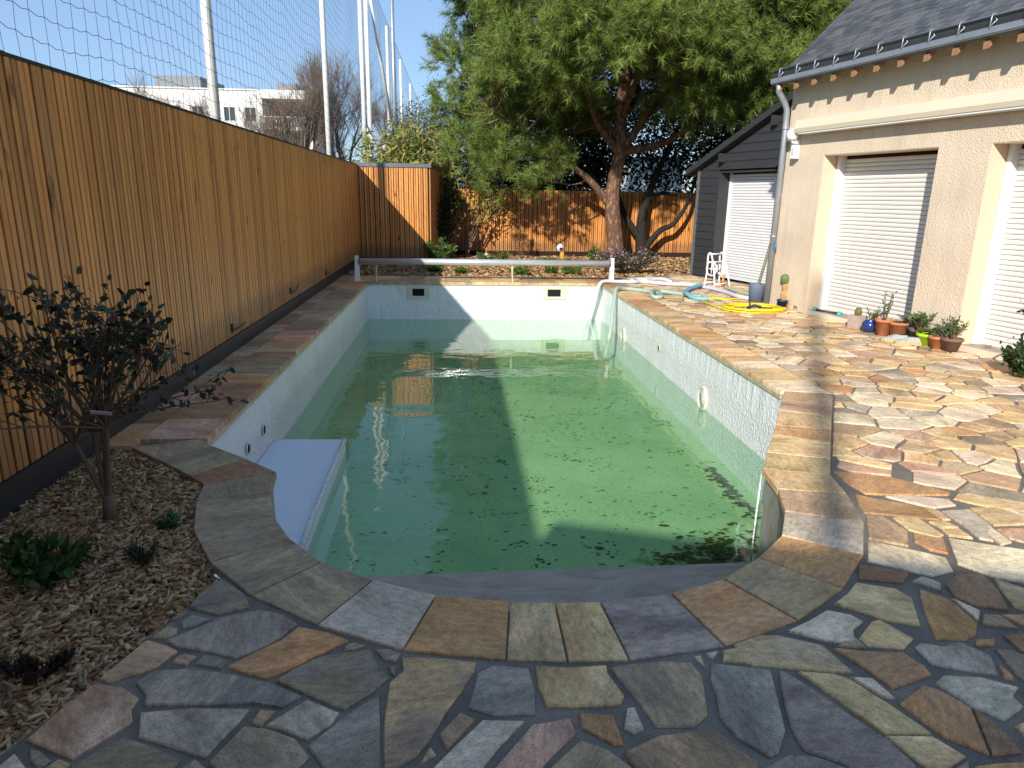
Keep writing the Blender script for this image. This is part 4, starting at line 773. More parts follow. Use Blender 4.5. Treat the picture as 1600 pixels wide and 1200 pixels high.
# --- the big pine
pine=tag(empty('pine_tree',(4.2,18.4,0)),'big pine with spreading green crown and reddish bare lower trunk','tree'); PO=Vector((4.2,18.4,0))
def lp_(pts): return [Vector(p)-PO for p in pts]
tr=MB(); c_=curve(lp_([(4.22,18.4,-.1),(4.2,18.4,.4),(4.05,18.4,1.65),(4.2,18.4,2.9),(4.17,18.45,4.0),(4.35,18.5,5.5),(4.5,18.6,7.4),(4.6,18.6,9.0)]),6); tr.tube(c_,taper(len(c_),.27,.05),14); tr.build('trunk',M['bark'],pine)
LIMBS=[[(3.98,18.4,1.45),(3.36,18.2,2.06),(2.7,18.0,2.46),(2.0,17.8,3.0),(.9,17.5,3.5)],[(4.15,18.4,2.75),(3.6,18.3,3.35),(3.3,18.1,3.9),(3.0,17.8,4.8),(2.3,17.3,6.0)],[(4.3,18.4,2.9),(4.95,18.3,3.8),(5.6,18.1,4.5),(6.6,17.6,5.4)],[(4.25,18.4,2.75),(5.2,18.4,2.95),(5.8,18.3,3.28),(6.6,18.0,3.9),(7.8,17.6,4.6)],[(4.1,18.5,3.2),(3.3,19.0,3.9),(2.0,19.6,4.7),(.6,19.8,5.4)],[(4.25,18.5,4.2),(5.2,19.3,5.2),(6.6,20,6.2)],[(4.2,18.4,4.4),(3.2,17.6,5.6),(1.8,17,6.6)],[(4.4,18.5,5.6),(5.5,17.7,6.8),(6.8,17.2,7.6)],[(4.2,18.3,3.6),(4.3,17.4,4.4),(4.5,16.4,5.2)]]
lm=MB()
for i,l in enumerate(LIMBS): q=curve(lp_(l),5); lm.tube(q,taper(len(q),.12 if i<4 else .09,.03),8)
lm.build('limb',M['bark'],pine)
nodes=[Vector(p)-PO for l in LIMBS for p in curve(l,4)[4:]]+c_[20:]
CL=[];tw=MB();k=0
def addclump(c,r):
    CL.append((c,r)); n=min(nodes,key=lambda q:(q-c).length+max(0,q.z-c.z)*1.5); md=(n+c)/2+Vector((random.uniform(-.2,.2),random.uniform(-.2,.2),-.12)); q=curve([n,md,c],3); tw.tube(q,taper(len(q),.028,.01),4,cap=False)
random.seed(21)
while len(CL)<300:
    d=Vector((random.gauss(0,1),random.gauss(0,1),random.gauss(0,1))).normalized(); f=random.uniform(.5,1)**.6
    c=Vector((d.x*5.1*f+.05,d.y*3.9*f,6.5+d.z*3.9*f))
    zmin=3.35+.35*math.sin(c.x*1.7)+(.9 if c.x>2.6 else 0)-(.8 if c.x<-2.4 else 0)
    if c.z<zmin or (c.z<4.3 and abs(c.x)<1.1 and c.y<1): continue
    if c.z<6.8 and random.random()<.0: continue
    if any((c-q).length<.46 for q,_ in CL): continue
    addclump(c,random.uniform(.45,.7))
for i in range(70):
    c=Vector((random.uniform(-3.6,4.2),random.uniform(-3.4,-1.6),random.uniform(4.3,8.2)))
    if abs(c.x)<1. and c.z<4.9: continue
    if all((c-q).length>.42 for q,_ in CL): addclump(c,random.uniform(.45,.65))
for n_,(xa,xb,ya,yb,za,zb) in ((34,(-2.,1.4,-4.2,-2.5,4.2,5.4)),(44,(.7,3.8,-3.0,-.5,3.7,5.2))):
    for i in range(n_):
        c=Vector((random.uniform(xa,xb),random.uniform(ya,yb),random.uniform(za,zb)))
        if all((c-q).length>.36 for q,_ in CL): addclump(c,random.uniform(.42,.6))
for p in ((.2,17.6,2.75),(.9,17.5,2.6),(1.6,17.6,2.35),(2.2,17.7,2.0),(1.2,17.9,3.0),(.3,18,3.3),(-.2,17.8,3.6),(2.4,18.0,2.6),(1.0,17.3,2.1),(7.4,17.6,4.2),(6.7,17.4,4.0),(8.2,17.4,4.7)): addclump(Vector(p)-PO,.5)
tw.build('twigs',M['bark'],pine); SP=[];SD=[]
for c,r in CL:
    for i in range(58):
        d=Vector((random.gauss(0,1),random.gauss(0,1),random.gauss(.35,.8))).normalized(); o=Vector((c.x,c.y,(c.z-5.5)*.6)).normalized(); SP.append(c+d*r*random.uniform(.25,1)); SD.append(d*.8+o*.5+Vector((0,0,.35)))
foliage('crown',[needles(SP,SD,44,.21,.012,(.185,.25,.055))],pine,'needle')
# --- evergreen oak behind it, leaning trunk
def ellipsoid(n,c,r,hollow=.35,zmin=-9):
    out=[]
    while len(out)<n:
        d=RNG.normal(0,1,3); d/=np.linalg.norm(d); f=RNG.uniform(hollow,1)**.5; p=np.array(c)+d*f*np.array(r)
        if p[2]>zmin: out.append(p)
    return np.array(out)
def clumped(nc,per,c,r,cr,zmin=-9,hollow=.3):
    A=ellipsoid(nc,c,r,hollow,zmin); return np.concatenate([a+RNG.normal(0,cr/2,(per,3)) for a in A])
def tree(name,label,base,trunks,clouds,mat='dark_bark',lsize=.125,col=(.02,.034,.013),asp=.5,cat='tree',group=None):
    t=tag(empty(name,base),label,cat,group); B=Vector(base); m=MB()
    for pts,a,b in trunks: q=curve([Vector(p)-B for p in pts],5); m.tube(q,taper(len(q),a,b),8)
    m.build('trunk',M[mat],t); parts=[]
    for nc,per,c,r,cr,zm in clouds: parts.append(diamonds(clumped(nc,per,Vector(c)-B,r,cr,zm),lsize,col,asp=asp))
    foliage('crown',parts,t); return t
tree('evergreen_oak','dark evergreen oak with crooked trunk right behind the pine',(5.17,19.25,-.05),[([(5.17,19.25,-.05),(5.1,19.25,.7),(5.15,19.3,1.4),(5.5,19.4,2.3),(6,19.6,3.4)],.2,.06),([(5.2,19.2,.25),(5.6,19.15,.75),(5.95,19.1,.95),(6.3,19.1,1.5),(6.5,19.2,2.2)],.1,.04),([(5.1,19.25,.5),(4.6,19.3,1.2),(4.2,19.4,2.2),(3.6,19.5,3.2)],.11,.04),([(5.3,19.3,1.6),(5.6,19.3,1.75),(6.0,19.2,1.7)],.07,.03)],
  [(190,120,(6.0,20.9,3.9),(3.8,1.3,2.6),.75,1.3),(45,110,(7.6,19.8,3.0),(1.6,1,1.0),.6,1.9),(120,120,(2.6,21.3,2.9),(2.6,.8,1.8),.6,1.2)])
tree('dark_conifer','dark evergreen tree top showing behind the slate roof',(12.5,21,0),[([(12.5,21,-.1),(12.5,21,5),(12.4,21,10)],.3,.05)],[(150,90,(12.3,21,7.5),(3.2,2.5,4.5),.8,2.5)],lsize=.14,col=(.016,.032,.012))
tree('olive_tree','grey green bushy tree behind the shed and bamboo',(.1,23.2,0),[([(.1,23.2,-.1),(.15,23.2,1.2),(-.2,23.2,2.6),(-.5,23.1,3.8)],.14,.03),([(.1,23.2,.9),(.7,23.2,2.2),(1.2,23.1,3.4)],.1,.03)],[(230,150,(.1,23.2,2.7),(2.3,1.3,1.9),.5,.3)],lsize=.085,col=(.075,.09,.055),asp=.3)
tree('background_tree','mid green leafy tree left of the pine beyond the back fence',(2.6,24,0),[([(2.6,24,-.1),(2.6,24,2),(2.8,24,4)],.15,.04)],[(170,120,(2.6,24,2.6),(2.8,1.5,2.2),.7,.3)],lsize=.1,col=(.05,.075,.03))
# bamboo above the shed: upright stems with narrow leaves
bam=tag(empty('bamboo_clump',(-1.3,20.6,0)),'yellow green bamboo clump rising behind the orange shed','bamboo'); m=MB(); P=[];D=[];PC=[]
for i in range(80):
    x,y=random.uniform(-1.15,1.15),random.uniform(-.5,.5); h=random.uniform(2.6,3.75)-abs(x)*.25; lx,ly=random.gauss(0,.22),random.gauss(0,.15); m.tube([(x,y,-.1),(x+lx*.4,y+ly*.4,h*.6),(x+lx,y+ly,h)],[.014,.011,.004],4,cap=False)
    for j in range(95): f=random.uniform(.4,1); P.append((x+lx*f+random.gauss(0,.09),y+ly*f+random.gauss(0,.09),h*f+random.gauss(0,.06))); D.append((random.gauss(0,.8),random.gauss(0,.8),-.2)); PC.append(random.choice(((.22,.27,.05),(.34,.33,.08),(.15,.22,.045),(.42,.33,.14))))
m.build('stems',plain('bamboo_cane',(.32,.27,.1),.5),bam); foliage('leaves',[leaves(P,.21,np.array(PC),D,.2,.25)],bam)
# loquat-like shrub with drooping yellow green leaves in front of the back fence
lq=tag(empty('yellow_green_shrub',(.35,19.1,0)),'young tree with drooping yellow green leaves against the back fence','shrub'); m=MB(); P=[];D=[];PC=[]
for bx in ((-.25,0,1.5),(.05,.1,2.15),(.45,-.1,2.2),(.95,0,2.35),(.3,-.15,1.6),(-.1,.0,2.0),(.7,-.1,1.75),(.2,-.2,1.15),(1.0,-.1,1.45)):
    q=curve([(-.1,0,-.05),(-.05+bx[0]*.3,0,.7),(bx[0]*.8,bx[1],bx[2]*.8),bx],4); m.tube(q,taper(len(q),.022,.006),5,cap=False)
    for j in range(62): P.append((bx[0]+random.gauss(0,.17),bx[1]+random.gauss(0,.13),bx[2]+random.gauss(-.05,.14))); D.append((random.gauss(0,.4),random.gauss(0,.4),-1)); PC.append(random.choice(((.24,.26,.045),(.13,.19,.035),(.32,.27,.06),(.07,.12,.03),(.3,.17,.08))))
m.build('stems',M['stem'],lq); foliage('leaves',[leaves(P,.17,np.array(PC),D,.24,.2)],lq)
dk=tag(empty('dark_climber',(-.35,18.6,0)),'dark leafy climber in the shaded corner between shed and back fence','shrub'); m=MB()
for i in range(6): m.tube(curve([(0,0,-.05),(random.uniform(-.1,.15),.1,.8),(random.uniform(-.1,.25),.2,1.9)],4),.01,4,cap=False)
m.build('stems',M['stem'],dk); foliage('leaves',[diamonds(clumped(28,60,(.05,.2,1.2),(.3,.5,1.0),.3),.1,(.03,.045,.018))],dk)
# bare winter trees beyond the net
def bare(seed,h,spread=.5,levels=5,up=.3):
    rnd=random.Random(seed); m=MB(); 
    def grow(p,d,L,r,lv):
        pts=[p];q=p;dd=d
        for i in range(3): dd=(dd+Vector((rnd.gauss(0,.13),rnd.gauss(0,.13),rnd.gauss(.05,.08)))).normalized(); q=q+dd*(L/3); pts.append(q)
        m.tube(pts,[r,r*.85,r*.7,r*.5],3 if lv>1 else 6,cap=False)
        if lv>=levels: return
        for i in range(5 if lv else 7):
            f=rnd.uniform(.3,1); b=pts[0].lerp(pts[-1],f) if f<1 else q; s=Vector((rnd.gauss(0,1),rnd.gauss(0,1),0)).normalized(); grow(b,(dd*(1-spread)+s*spread+Vector((0,0,up))).normalized(),L*rnd.uniform(.55,.78),r*.48,lv+1)
    grow(Vector((0,0,-.2)),Vector((0,0,1)),h*.40,h*.016,0); return m.mesh('branches')
bm1,bm2=bare(3,10),bare(9,10,.42)
for i,(x,y,s,me,lb) in enumerate(((-16,44,.95,bm1,'bare winter tree with upright twigs in front of the apartment block'),(-9.9,46,1.3,bm2,'large bare brownish tree behind the second net post'),(-27,48,.93,bm2,'bare tree top showing above the left end of the fence'),(-22.5,46,.84,bm1,'bare tree left of the penthouse box above the fence'),(-7.0,50,1.2,bm1,'bare brown tree behind the braced net posts'),(-4.8,58,1.15,bm2,'hazy bare tree between the far net posts'),(-12.6,52,.9,bm1,'bare tree right of the apartment balconies'),(-31,47,.9,bm1,'bare twiggy tree at the far left above the fence'),(-1.5,62,.95,bm2,'distant bare tree beside the pine crown'))):
    o=tag(empty('bare_tree',(x,y,0),random.uniform(0,6)),lb,'tree','bare trees beyond the fence'); o.scale=(s*.92,s*.92,s); link('branches',me,M['twig'],o)
hd=tag(empty('hedge_row',(-6.5,40,0)),'dull green brown thicket at the foot of the bare trees','thicket'); foliage('twigs',[diamonds(clumped(150,70,(0,4,1.2),(6,2.5,2.6),.8),.16,(.085,.075,.04))],hd); m=MB()
for i in range(14): x=random.uniform(-5,5); m.tube([(x,4,-.1),(x+random.gauss(0,.3),4,2.2)],.05,4)
m.build('stems',M['twig'],hd)
# near shrub with dark leaves in the chip bed
ns=tag(empty('multi_stem_shrub',(-1.77,3.38,-.04)),'multi stem shrub with small dark leaves growing from the near chip bed','shrub'); m=MB(); tips=[]
random.seed(5)
m.tube([(0,0,-.02),(0,0,.08),(.005,0,.15)],[.036,.032,.028],8)
for bx in ((-.13,-.02,.5),(.0,.07,.62),(.06,-.02,.6),(-.05,.05,.55)):
    q=curve([(0,0,.1),(bx[0]*.45,bx[1]*.4,.28),bx],5); m.tube(q,taper(len(q),.018,.011),7,cap=False)
    for i in range(11):
        e=Vector(bx)+Vector((random.uniform(-.42,.5),random.uniform(-.36,.36),random.uniform(-.08,.62))); e.z=min(e.z,1.2-.3*abs(e.x)); q2=curve([Vector(bx)*.85,(Vector(bx)+e)/2+Vector((random.uniform(-.05,.05),0,-.03)),e],4); m.tube(q2,taper(len(q2),.008,.003),5,cap=False)
        for j in range(4):
            f=e+Vector((random.gauss(0,.11),random.gauss(0,.1),random.gauss(.02,.08))); mid_=q2[random.randint(4,8)]; m.tube([mid_,(mid_+f)/2+Vector((0,0,.015)),f],[.003,.0025,.0015],4,cap=False); tips.append((mid_,f))
m.build('stems',M['stem'],ns); P=[];D=[]
for a,b in tips:
    for j in range(7): f=random.uniform(.3,1.08); P.append(a.lerp(b,f)+Vector((random.gauss(0,.012),random.gauss(0,.012),random.gauss(0,.012)))); D.append((random.gauss(0,.7),random.gauss(0,.7),random.gauss(.3,.5)))
foliage('leaves',[leaves(P,.046,(.032,.046,.025),D,.55,.35,.6)],ns); m=MB(); m.box(-.045,.045,-.001,.001,-.02,.02); o=m.build('plant_tag',M['white'],ns,(.09,-.12,.62)); o.rotation_euler=(.9,.2,.3)
def bush(name,label,loc,r,h,n,ls,col,asp=.5,cat='plant',up=.6,group=None,flowers=None):
    o=tag(empty(name,loc),label,cat,group); m=MB(); P=[];D=[]
    for i in range(max(6,int(r*40))):
        a=random.uniform(0,6.28); rr=r*math.sqrt(random.random())*.85; e=Vector((rr*math.cos(a),rr*math.sin(a),h*random.uniform(.6,1)*(1-.4*(rr/r)**2))); m.tube([(e.x*.15,e.y*.15,-.02),(e.x*.6,e.y*.6,e.z*.55),e],[.005,.004,.002],4,cap=False)
        for j in range(int(n/max(6,int(r*40)))): f=random.uniform(.25,1.02); P.append((e.x*(.15+.85*f)+random.gauss(0,r*.09),e.y*(.15+.85*f)+random.gauss(0,r*.09),max(0.,e.z*f+random.gauss(0,h*.06)))); D.append((e.x*2/r*.4,e.y*2/r*.4,up))
    m.build('stems',M['stem'],o); parts=[leaves(P,ls,col,D,asp,.35,.7)]
    if flowers: Q=[P[i] for i in range(0,len(P),flowers[2])]; parts.append(leaves(np.array(Q)+np.array((0,0,ls*.5)),flowers[0],flowers[1],None,.8,.2))
    foliage('leaves',parts,o); return o
bush('leafy_plant','bushy broad leaved green plant in the near bed at the left edge',(-1.82,2.80,-.04),.24,.2,420,.06,(.05,.10,.025),.55)
bush('lavender_plant','small grey green lavender tuft in the near bed',(-1.42,2.93,-.04),.085,.12,420,.035,(.06,.085,.055),.16,up=1.6)
bush('small_green_plant','little bright green plant between lavender and shrub',(-1.45,3.27,-.04),.08,.07,160,.035,(.05,.12,.04),.5)
bush('dark_heather','dark brownish heather tuft at the left near the paving edge',(-1.47,2.16,-.04),.15,.12,700,.03,(.035,.027,.02),.2,up=1.2)
bush('flowering_heather','pink flowering heather bush at the foot of the pine',(3.75,15.35,-.03),.85,.62,3200,.06,(.075,.085,.035),.3,'shrub',.9,None,(.05,(.42,.24,.33),5))
bush('green_shrub','glossy green shrub at the corner of the orange shed',(-.42,17.0,-.03),.42,.62,700,.10,(.075,.13,.03),.5,'shrub')
for i,(x,y,r,h,lb) in enumerate(((.1,15.0,.16,.14,'small green weed tuft left of the water spout'),(-.5,15.3,.2,.12,'low green tuft in the shaded left of the far bed'),(1.35,14.75,.3,.2,'brightest green clump just behind the far coping'),(2.05,15.2,.16,.15,'small green clump right of the brightest one'),(2.5,14.9,.3,.22,'green clump under the right half of the roller'),(.75,17.6,.3,.3,'green plant behind the roller below the yellow green leaves'),(1.15,17.9,.22,.35,'yellowish plant behind the roller near the fence'),(2.4,17.5,.4,.15,'low green patch near the ornament'),(6.1,17.6,.25,.2,'small plant near the garage corner in the far bed'),(3.55,18.2,.2,.4,'upright green plant left of the pine trunk'))):
    bush('bed_plant',lb,(x,y,-.03),r,h,int(260+r*500),.075,(.09,.16,.03) if i!=6 else (.2,.2,.05),.4,group='small plants in the far bed')
bush('sapling','thin twiggy brown sapling in front of the back fence',(1.75,18.9,-.03),.35,.95,150,.06,(.16,.08,.04),.4,'shrub',.3)
rs=bush('terrace_shrub','dark green bushy plant with a tall bare stem at the right edge',(5.42,6.02,0),.27,.36,1300,.05,(.045,.075,.025),.5,'shrub'); m=MB(); m.tube(curve([(0,0,.2),(-.02,.1,.4),(.1,.02,.47),(.0,.12,.62)],4),.012,5); m.tube([(.06,.05,.45),(.14,-.02,.58)],.008,5); m.build('tall_stem',M['dark_bark'],rs); foliage('dead_flower',[leaves(RNG.normal(0,.025,(40,3))+np.array((.0,.12,.64)),.05,(.03,.02,.025),None,.5)],rs)
# ------------------------------------------------------------------ pool cover roller
alu=plain('brushed_aluminium',(.66,.68,.70),.3,.5,.5,.06,4)
ro=tag(empty('pool_roller',(.57,13.47,0)),'long aluminium cover roller on white posts across the far pool end','pool roller')
m=MB(); m.tube([(-2.42,0,.365),(2.42,0,.365)],.062,18); m.build('tube',alu,ro)
for s in (-1,1):
    m=MB(); x=s*2.46; m.add([(x-.045,-.05,0),(x+.045,-.05,0),(x+.045,.07,0),(x-.045,.07,0),(x-.032,-.04,.47),(x+.032,-.04,.47),(x+.032,.05,.47),(x-.032,.05,.47)],[(0,3,2,1),(4,5,6,7),(0,1,5,4),(1,2,6,5),(2,3,7,6),(3,0,4,7)]); p=m.build('post',M['white'],ro)
    q=MB(); q.tube([(x-s*.04,0,.365),(x-s*.036,0,.365)],.07,16); q.build('end_cap',M['anthracite'],p)
    q=MB(); q.box(x-.06,x+.06,-.07,.09,-.002,.012); q.build('foot_plate',M['white'],p)
for i,x in enumerate((-1.17,1.42)):
    sp=tag(empty('strap',(x-.35,13.36,0)),('pale strap hanging from the roller, left one','pale strap hanging from the roller near its middle')[i],'strap','straps on the roller'); m=MB(); m.add([(-.02,.09,.30),(.02,.09,.30),(.012,.02,.1),(-.012,.02,.1),(.02,-.05,.005),(-.01,-.05,.005)],[(0,1,2,3),(3,2,4,5)]); m.build('webbing',plain('pale_webbing',(.5,.45,.3),.8),sp)
# ------------------------------------------------------------------ hoses
def hose(name,label,pts,r,col,cat='hose',rough=.45,ribs=False,k=7):
    c=curve(pts,k); t=NT(name+'_material'); co=t.coord(); n1=t.noise(co,9,3); t.set(t.mix(n1,tuple(v*.85 for v in col),col),rough,.4); m=MB(); m.tube(c,r,10); return tag(m.build(name,t.m),label,cat)
hose('white_vacuum_hose','fat white pool hose running from the water across the terrace',[(2.42,12.95,-1.0),(2.5,13.02,-.68),(2.66,13.1,-.25),(2.74,13.14,.0),(2.86,13.2,.05),(3.1,13.24,.04),(3.4,13.22,.04),(3.64,13.3,.04),(3.98,12.97,.04),(4.42,12.8,.04),(4.6,12.43,.04),(4.7,11.91,.04),(4.71,11.34,.04),(4.81,11.05,.04),(4.93,11.0,.04)],.036,(.62,.64,.74))
hose('white_hose_loop','short white hose loop lying on the far paving',[(3.45,13.5,.035),(3.6,13.72,.035),(3.8,13.72,.035),(3.86,13.45,.07),(3.98,13.2,.1),(4.1,13.0,.07)],.034,(.66,.68,.76))
hose('green_vacuum_hose','pale green ribbed pool hose looping beside the coping',[(2.5,11.3,-1.05),(2.62,11.5,-.6),(2.74,11.85,-.1),(2.82,12.05,.06),(2.96,12.17,.045),(3.12,12.16,.035),(3.37,11.85,.035),(3.44,11.53,.035),(3.38,11.2,.035),(3.25,11.2,.035),(3.3,11.5,.08),(3.53,11.83,.045),(3.8,11.62,.035),(4.05,11.2,.035)],.036,(.36,.47,.40))
hose('blue_hose','short turquoise blue hose bend among the pool hoses',[(4.5,12.5,.085),(4.23,12.24,.05),(3.95,11.75,.035),(3.84,11.35,.08),(3.9,11.08,.035),(4.1,10.98,.035)],.036,(.16,.42,.52))
hose('thin_green_hose','thin pale green hose lying in front of the garage door',[(5.1,11.3,.03),(5.02,11.75,.03),(4.98,12.2,.03),(5.0,12.6,.03)],.03,(.42,.5,.38))
ycol=(.72,.56,.02); yh=tag(empty('yellow_hose',(4.48,10.08,0)),'coiled bright yellow garden hose on the paving by the downpipe','hose'); t=NT('yellow_pvc'); t.set(ycol,.38,.45); ym=t.m
pts=[];random.seed(3)
offs=[(random.uniform(-.05,.05),random.uniform(-.04,.04),random.uniform(.62,1.02)) for _ in range(11)]
for i in range(10*22):
    a=i/22*2*math.pi; kk=i//22; f=(i%22)/22; o0,o1=offs[kk],offs[kk+1]; ox,oy,rr=[o0[j]*(1-f)+o1[j]*f for j in range(3)]; pts.append((.5*rr*math.cos(a)+ox,.36*rr*math.sin(a)+oy,.016+.010*(kk%4)+.006*math.sin(a*2+kk)))
m=MB(); m.tube(pts,.0135,7); m.build('coil',ym,yh)
m=MB(); m.tube(curve([(-.5,.05,.02),(-.52,.5,.016),(-.5,.85,.016),(-.3,1.15,.016),(-.05,1.0,.016),(.4,1.2,.016)],6),.0135,7); m.build('loose_end',ym,yh)
m=MB(); m.tube([(-.16,-.12,.05),(-.05,-.13,.09),(.02,-.2,.07)],.022,8); m.tube([(-.12,-.12,.07),(-.12,-.11,.17)],.012,6); m.build('spray_gun',M['anthracite'],yh)
# ------------------------------------------------------------------ hose reel cart
rl=tag(empty('hose_reel',(4.97,12.98,0),R(25)),'white plastic hose reel cart standing in front of the garage door','hose reel')
for s in (-1,1):
    m=MB(); x=s*.17; m.tube(curve([(x*1.15,-.16,.0),(x,-.08,.3),(x*.9,.03,.58),(x*.9,.09,.62),(x*.9,.12,.55),(x,.1,.25),(x*1.1,.12,.0)],5),.017,8); m.build('side_frame',M['white'],rl)
    m=MB(); m.tube([(x*.8+.12*0,.02+.13*math.cos(a),.33+.13*math.sin(a)) for a in np.linspace(0,2*math.pi,21)[:-1]],.014,6,closed=True); m.tube([(x*.8,-.11,.33),(x*.8,.15,.33)],.009,5); m.tube([(x*.8,.02,.2),(x*.8,.02,.46)],.009,5); m.build('drum_flange',M['white'],rl)
for y,z in ((.09,.6),(-.14,.06),(.11,.06),(.02,.33),(.07,.45)): m=MB(); m.tube([(-.17,y,z),(.17,y,z)],.015,8); m.build('cross_bar',M['white'],rl)
m=MB(); m.tube([(.05,-.12,.0),(.04,-.13,.16),(.07,-.1,.22)],.022,6); m.build('hose_connector',plain('orange_plastic',(.6,.25,.03),.5),rl)
# ------------------------------------------------------------------ pots
def pot(name,label,loc,prof,mat,soil=True,group='plant pots by the house wall'):
    o=tag(empty(name,loc),label,'plant pot',group); m=MB(); m.lathe(prof,20); m.build('pot',mat,o); return o
def cup(r0,r1,h,rim=.012): return [(r0,0),(r1,h-.03),(r1+rim,h-.03),(r1+rim,h),(r1-.008,h),(r1-.012,h-.02)]
tc=plain('terracotta',(.50,.20,.10),.8,.2,0,.2,14); br_=plain('brown_pot_clay',(.2,.12,.09),.75,.2,0,.15,14); blg=plain('blue_glaze',(.02,.04,.17),.15,.6); teal=plain('dark_teal_pot',(.03,.09,.10),.5); lime=plain('lime_plastic',(.38,.62,.02),.4); slb=plain('blue_grey_planter',(.13,.17,.25),.6,.3,0,.15,8); dblue=plain('dark_blue_pot',(.015,.045,.11),.4)
def plantlet(o,n,h,r,z,ls,col,asp=.3,up=1.):
    P=[];D=[];m=MB()
    for i in range(n):
        e=Vector((random.gauss(0,r),random.gauss(0,r),h*random.uniform(.6,1))); m.tube([(e.x*.1,e.y*.1,z-.02),(e.x*.6,e.y*.6,z+e.z*.6),(e.x,e.y,z+e.z)],[.006,.005,.003],5,cap=False)
        for j in range(16): f=random.uniform(.3,1.); P.append((e.x*f+random.gauss(0,.01),e.y*f+random.gauss(0,.01),z+e.z*f)); D.append((random.gauss(0,.8),random.gauss(0,.8),up*.6))
    m.build('stems',M['stem'],o); foliage('leaves',[leaves(P,ls,col,D,asp,.3,.6)],o)
GRN=(.09,.16,.05)
o=tag(empty('square_pot',(5.24,8.60,0),.3),'square pale concrete pot with a small round cactus','plant pot','plant pots by the house wall'); m=MB(); m.add([(-.075,-.075,0),(.075,-.075,0),(.075,.075,0),(-.075,.075,0),(-.085,-.085,.17),(.085,-.085,.17),(.085,.085,.17),(-.085,.085,.17)],[(0,3,2,1),(4,5,6,7),(0,1,5,4),(1,2,6,5),(2,3,7,6),(3,0,4,7)]); m.build('pot',plain('pale_concrete',(.45,.36,.3),.9,.2,0,.2,20),o); m=MB(); m.lathe([(.03,.165),(.045,.19),(.047,.225),(.035,.26),(.01,.272)],12); m.build('cactus',plain('cactus_brown',(.16,.13,.06),.8,.2,0,.3,40),o)
o=pot('blue_pot','round glazed cobalt blue pot with a trailing plant',(5.255,8.33,0),[(.05,0),(.085,.03),(.1,.08),(.085,.13),(.06,.15),(.066,.16),(.05,.16)],blg); plantlet(o,9,.12,.07,.15,.04,(.12,.14,.04))
o=pot('terracotta_pot','terracotta pot with tall upright branching succulent',(5.30,8.12,0),cup(.075,.095,.2),tc); plantlet(o,6,.36,.09,.18,.04,(.10,.14,.05),.35)
o=pot('terracotta_pot','empty looking terracotta pot right of the tall succulent',(5.41,7.98,0),cup(.085,.105,.19),tc); plantlet(o,4,.04,.04,.17,.03,(.2,.09,.05))
o=pot('teal_pot','dark teal pot with grey leafed plant behind the shoes',(5.56,7.92,0),cup(.075,.1,.15),teal); plantlet(o,9,.15,.08,.14,.04,(.12,.15,.11))
o=pot('brown_pot','dark brown pot with glossy green jade plant',(5.51,7.72,0),cup(.08,.11,.15),br_); plantlet(o,16,.22,.07,.14,.055,(.09,.16,.05),.4)
o=pot('lime_bucket','small lime green bucket with clipped plant',(5.43,7.51,0),cup(.06,.085,.14),lime); plantlet(o,14,.08,.045,.13,.03,(.09,.14,.03)); m=MB(); m.tube([(.085*math.cos(a),-.02-.03*math.sin(a),.13+.03*math.sin(a)) for a in np.linspace(0,math.pi,12)],.004,5); m.build('handle',lime,o)
o=pot('terracotta_pot','small chipped terracotta pot with spiky plant beside the lime bucket',(5.47,7.35,0),cup(.06,.085,.14),tc); plantlet(o,8,.14,.06,.13,.05,(.10,.16,.09),.25)
o=pot('brown_pot','brown clay pot with leafy green plant nearest the right pillar',(5.53,7.20,0),cup(.07,.105,.15),br_); plantlet(o,16,.23,.08,.14,.05,(.08,.15,.05),.35)
o=pot('blue_grey_planter','blue grey round planter at the foot of the downpipe',(4.90,10.98,0),[(.115,0),(.135,.27),(.135,.29),(.12,.29),(.115,.26)],slb); m=MB(); m.tube(curve([(0,0,.2),(.06,.0,.5),(.16,.02,.95)],4),[.026]*9,8); m.build('cactus_stem',plain('grey_green_cactus',(.17,.2,.12),.8,.2,0,.25,30),o)
o=pot('dark_blue_pot','small dark blue pot holding a prickly pear cactus',(4.985,10.22,0),cup(.055,.075,.14),dblue); cm=plain('prickly_pear_green',(.10,.16,.05),.6,.3,0,.2,20); cm2=plain('corky_cactus',(.42,.25,.11),.8,.2,0,.25,25)
def pad(name,c,rx,rz,rot,mat):
    m=MB(); m.lathe([(.001,-rz),(rx*.55,-rz*.85),(rx*.9,-rz*.4),(rx,0.1*rz),(rx*.8,rz*.65),(rx*.4,rz*.93),(.001,rz)],14); p=m.build(name,mat,o,c); p.scale=(1,.45,1); p.rotation_euler=(0,rot,-.4)
pad('trunk_pad',(.03,0,.2),.07,.10,.1,cm2); pad('upper_trunk_pad',(.06,.0,.33),.09,.10,.1,cm2); pad('green_pad',(.0,0,.45),.07,.08,-.4,cm); pad('green_pad',(.13,.0,.47),.065,.085,.4,cm)
m=MB(); m.add([(-.1,-.07,0),(.1,-.08,0),(.12,.06,0),(-.08,.08,0),(-.08,-.05,.12),(.04,-.06,.17),(.08,.04,.11),(-.05,.05,.16)],[(0,3,2,1),(4,5,6,7),(0,1,5,4),(1,2,6,5),(2,3,7,6),(3,0,4,7)]); tag(m.build('stone_block',plain('rough_brown_stone',(.38,.26,.17),.9,.2,0,.3,14,.6),None,(5.10,10.14,0)),'rough brown stone beside the prickly pear pot','stone')
bush('wall_weed','small green weed growing at the wall foot beside the stone',(5.13,9.93,0),.09,.13,90,.05,(.08,.16,.04),.45)
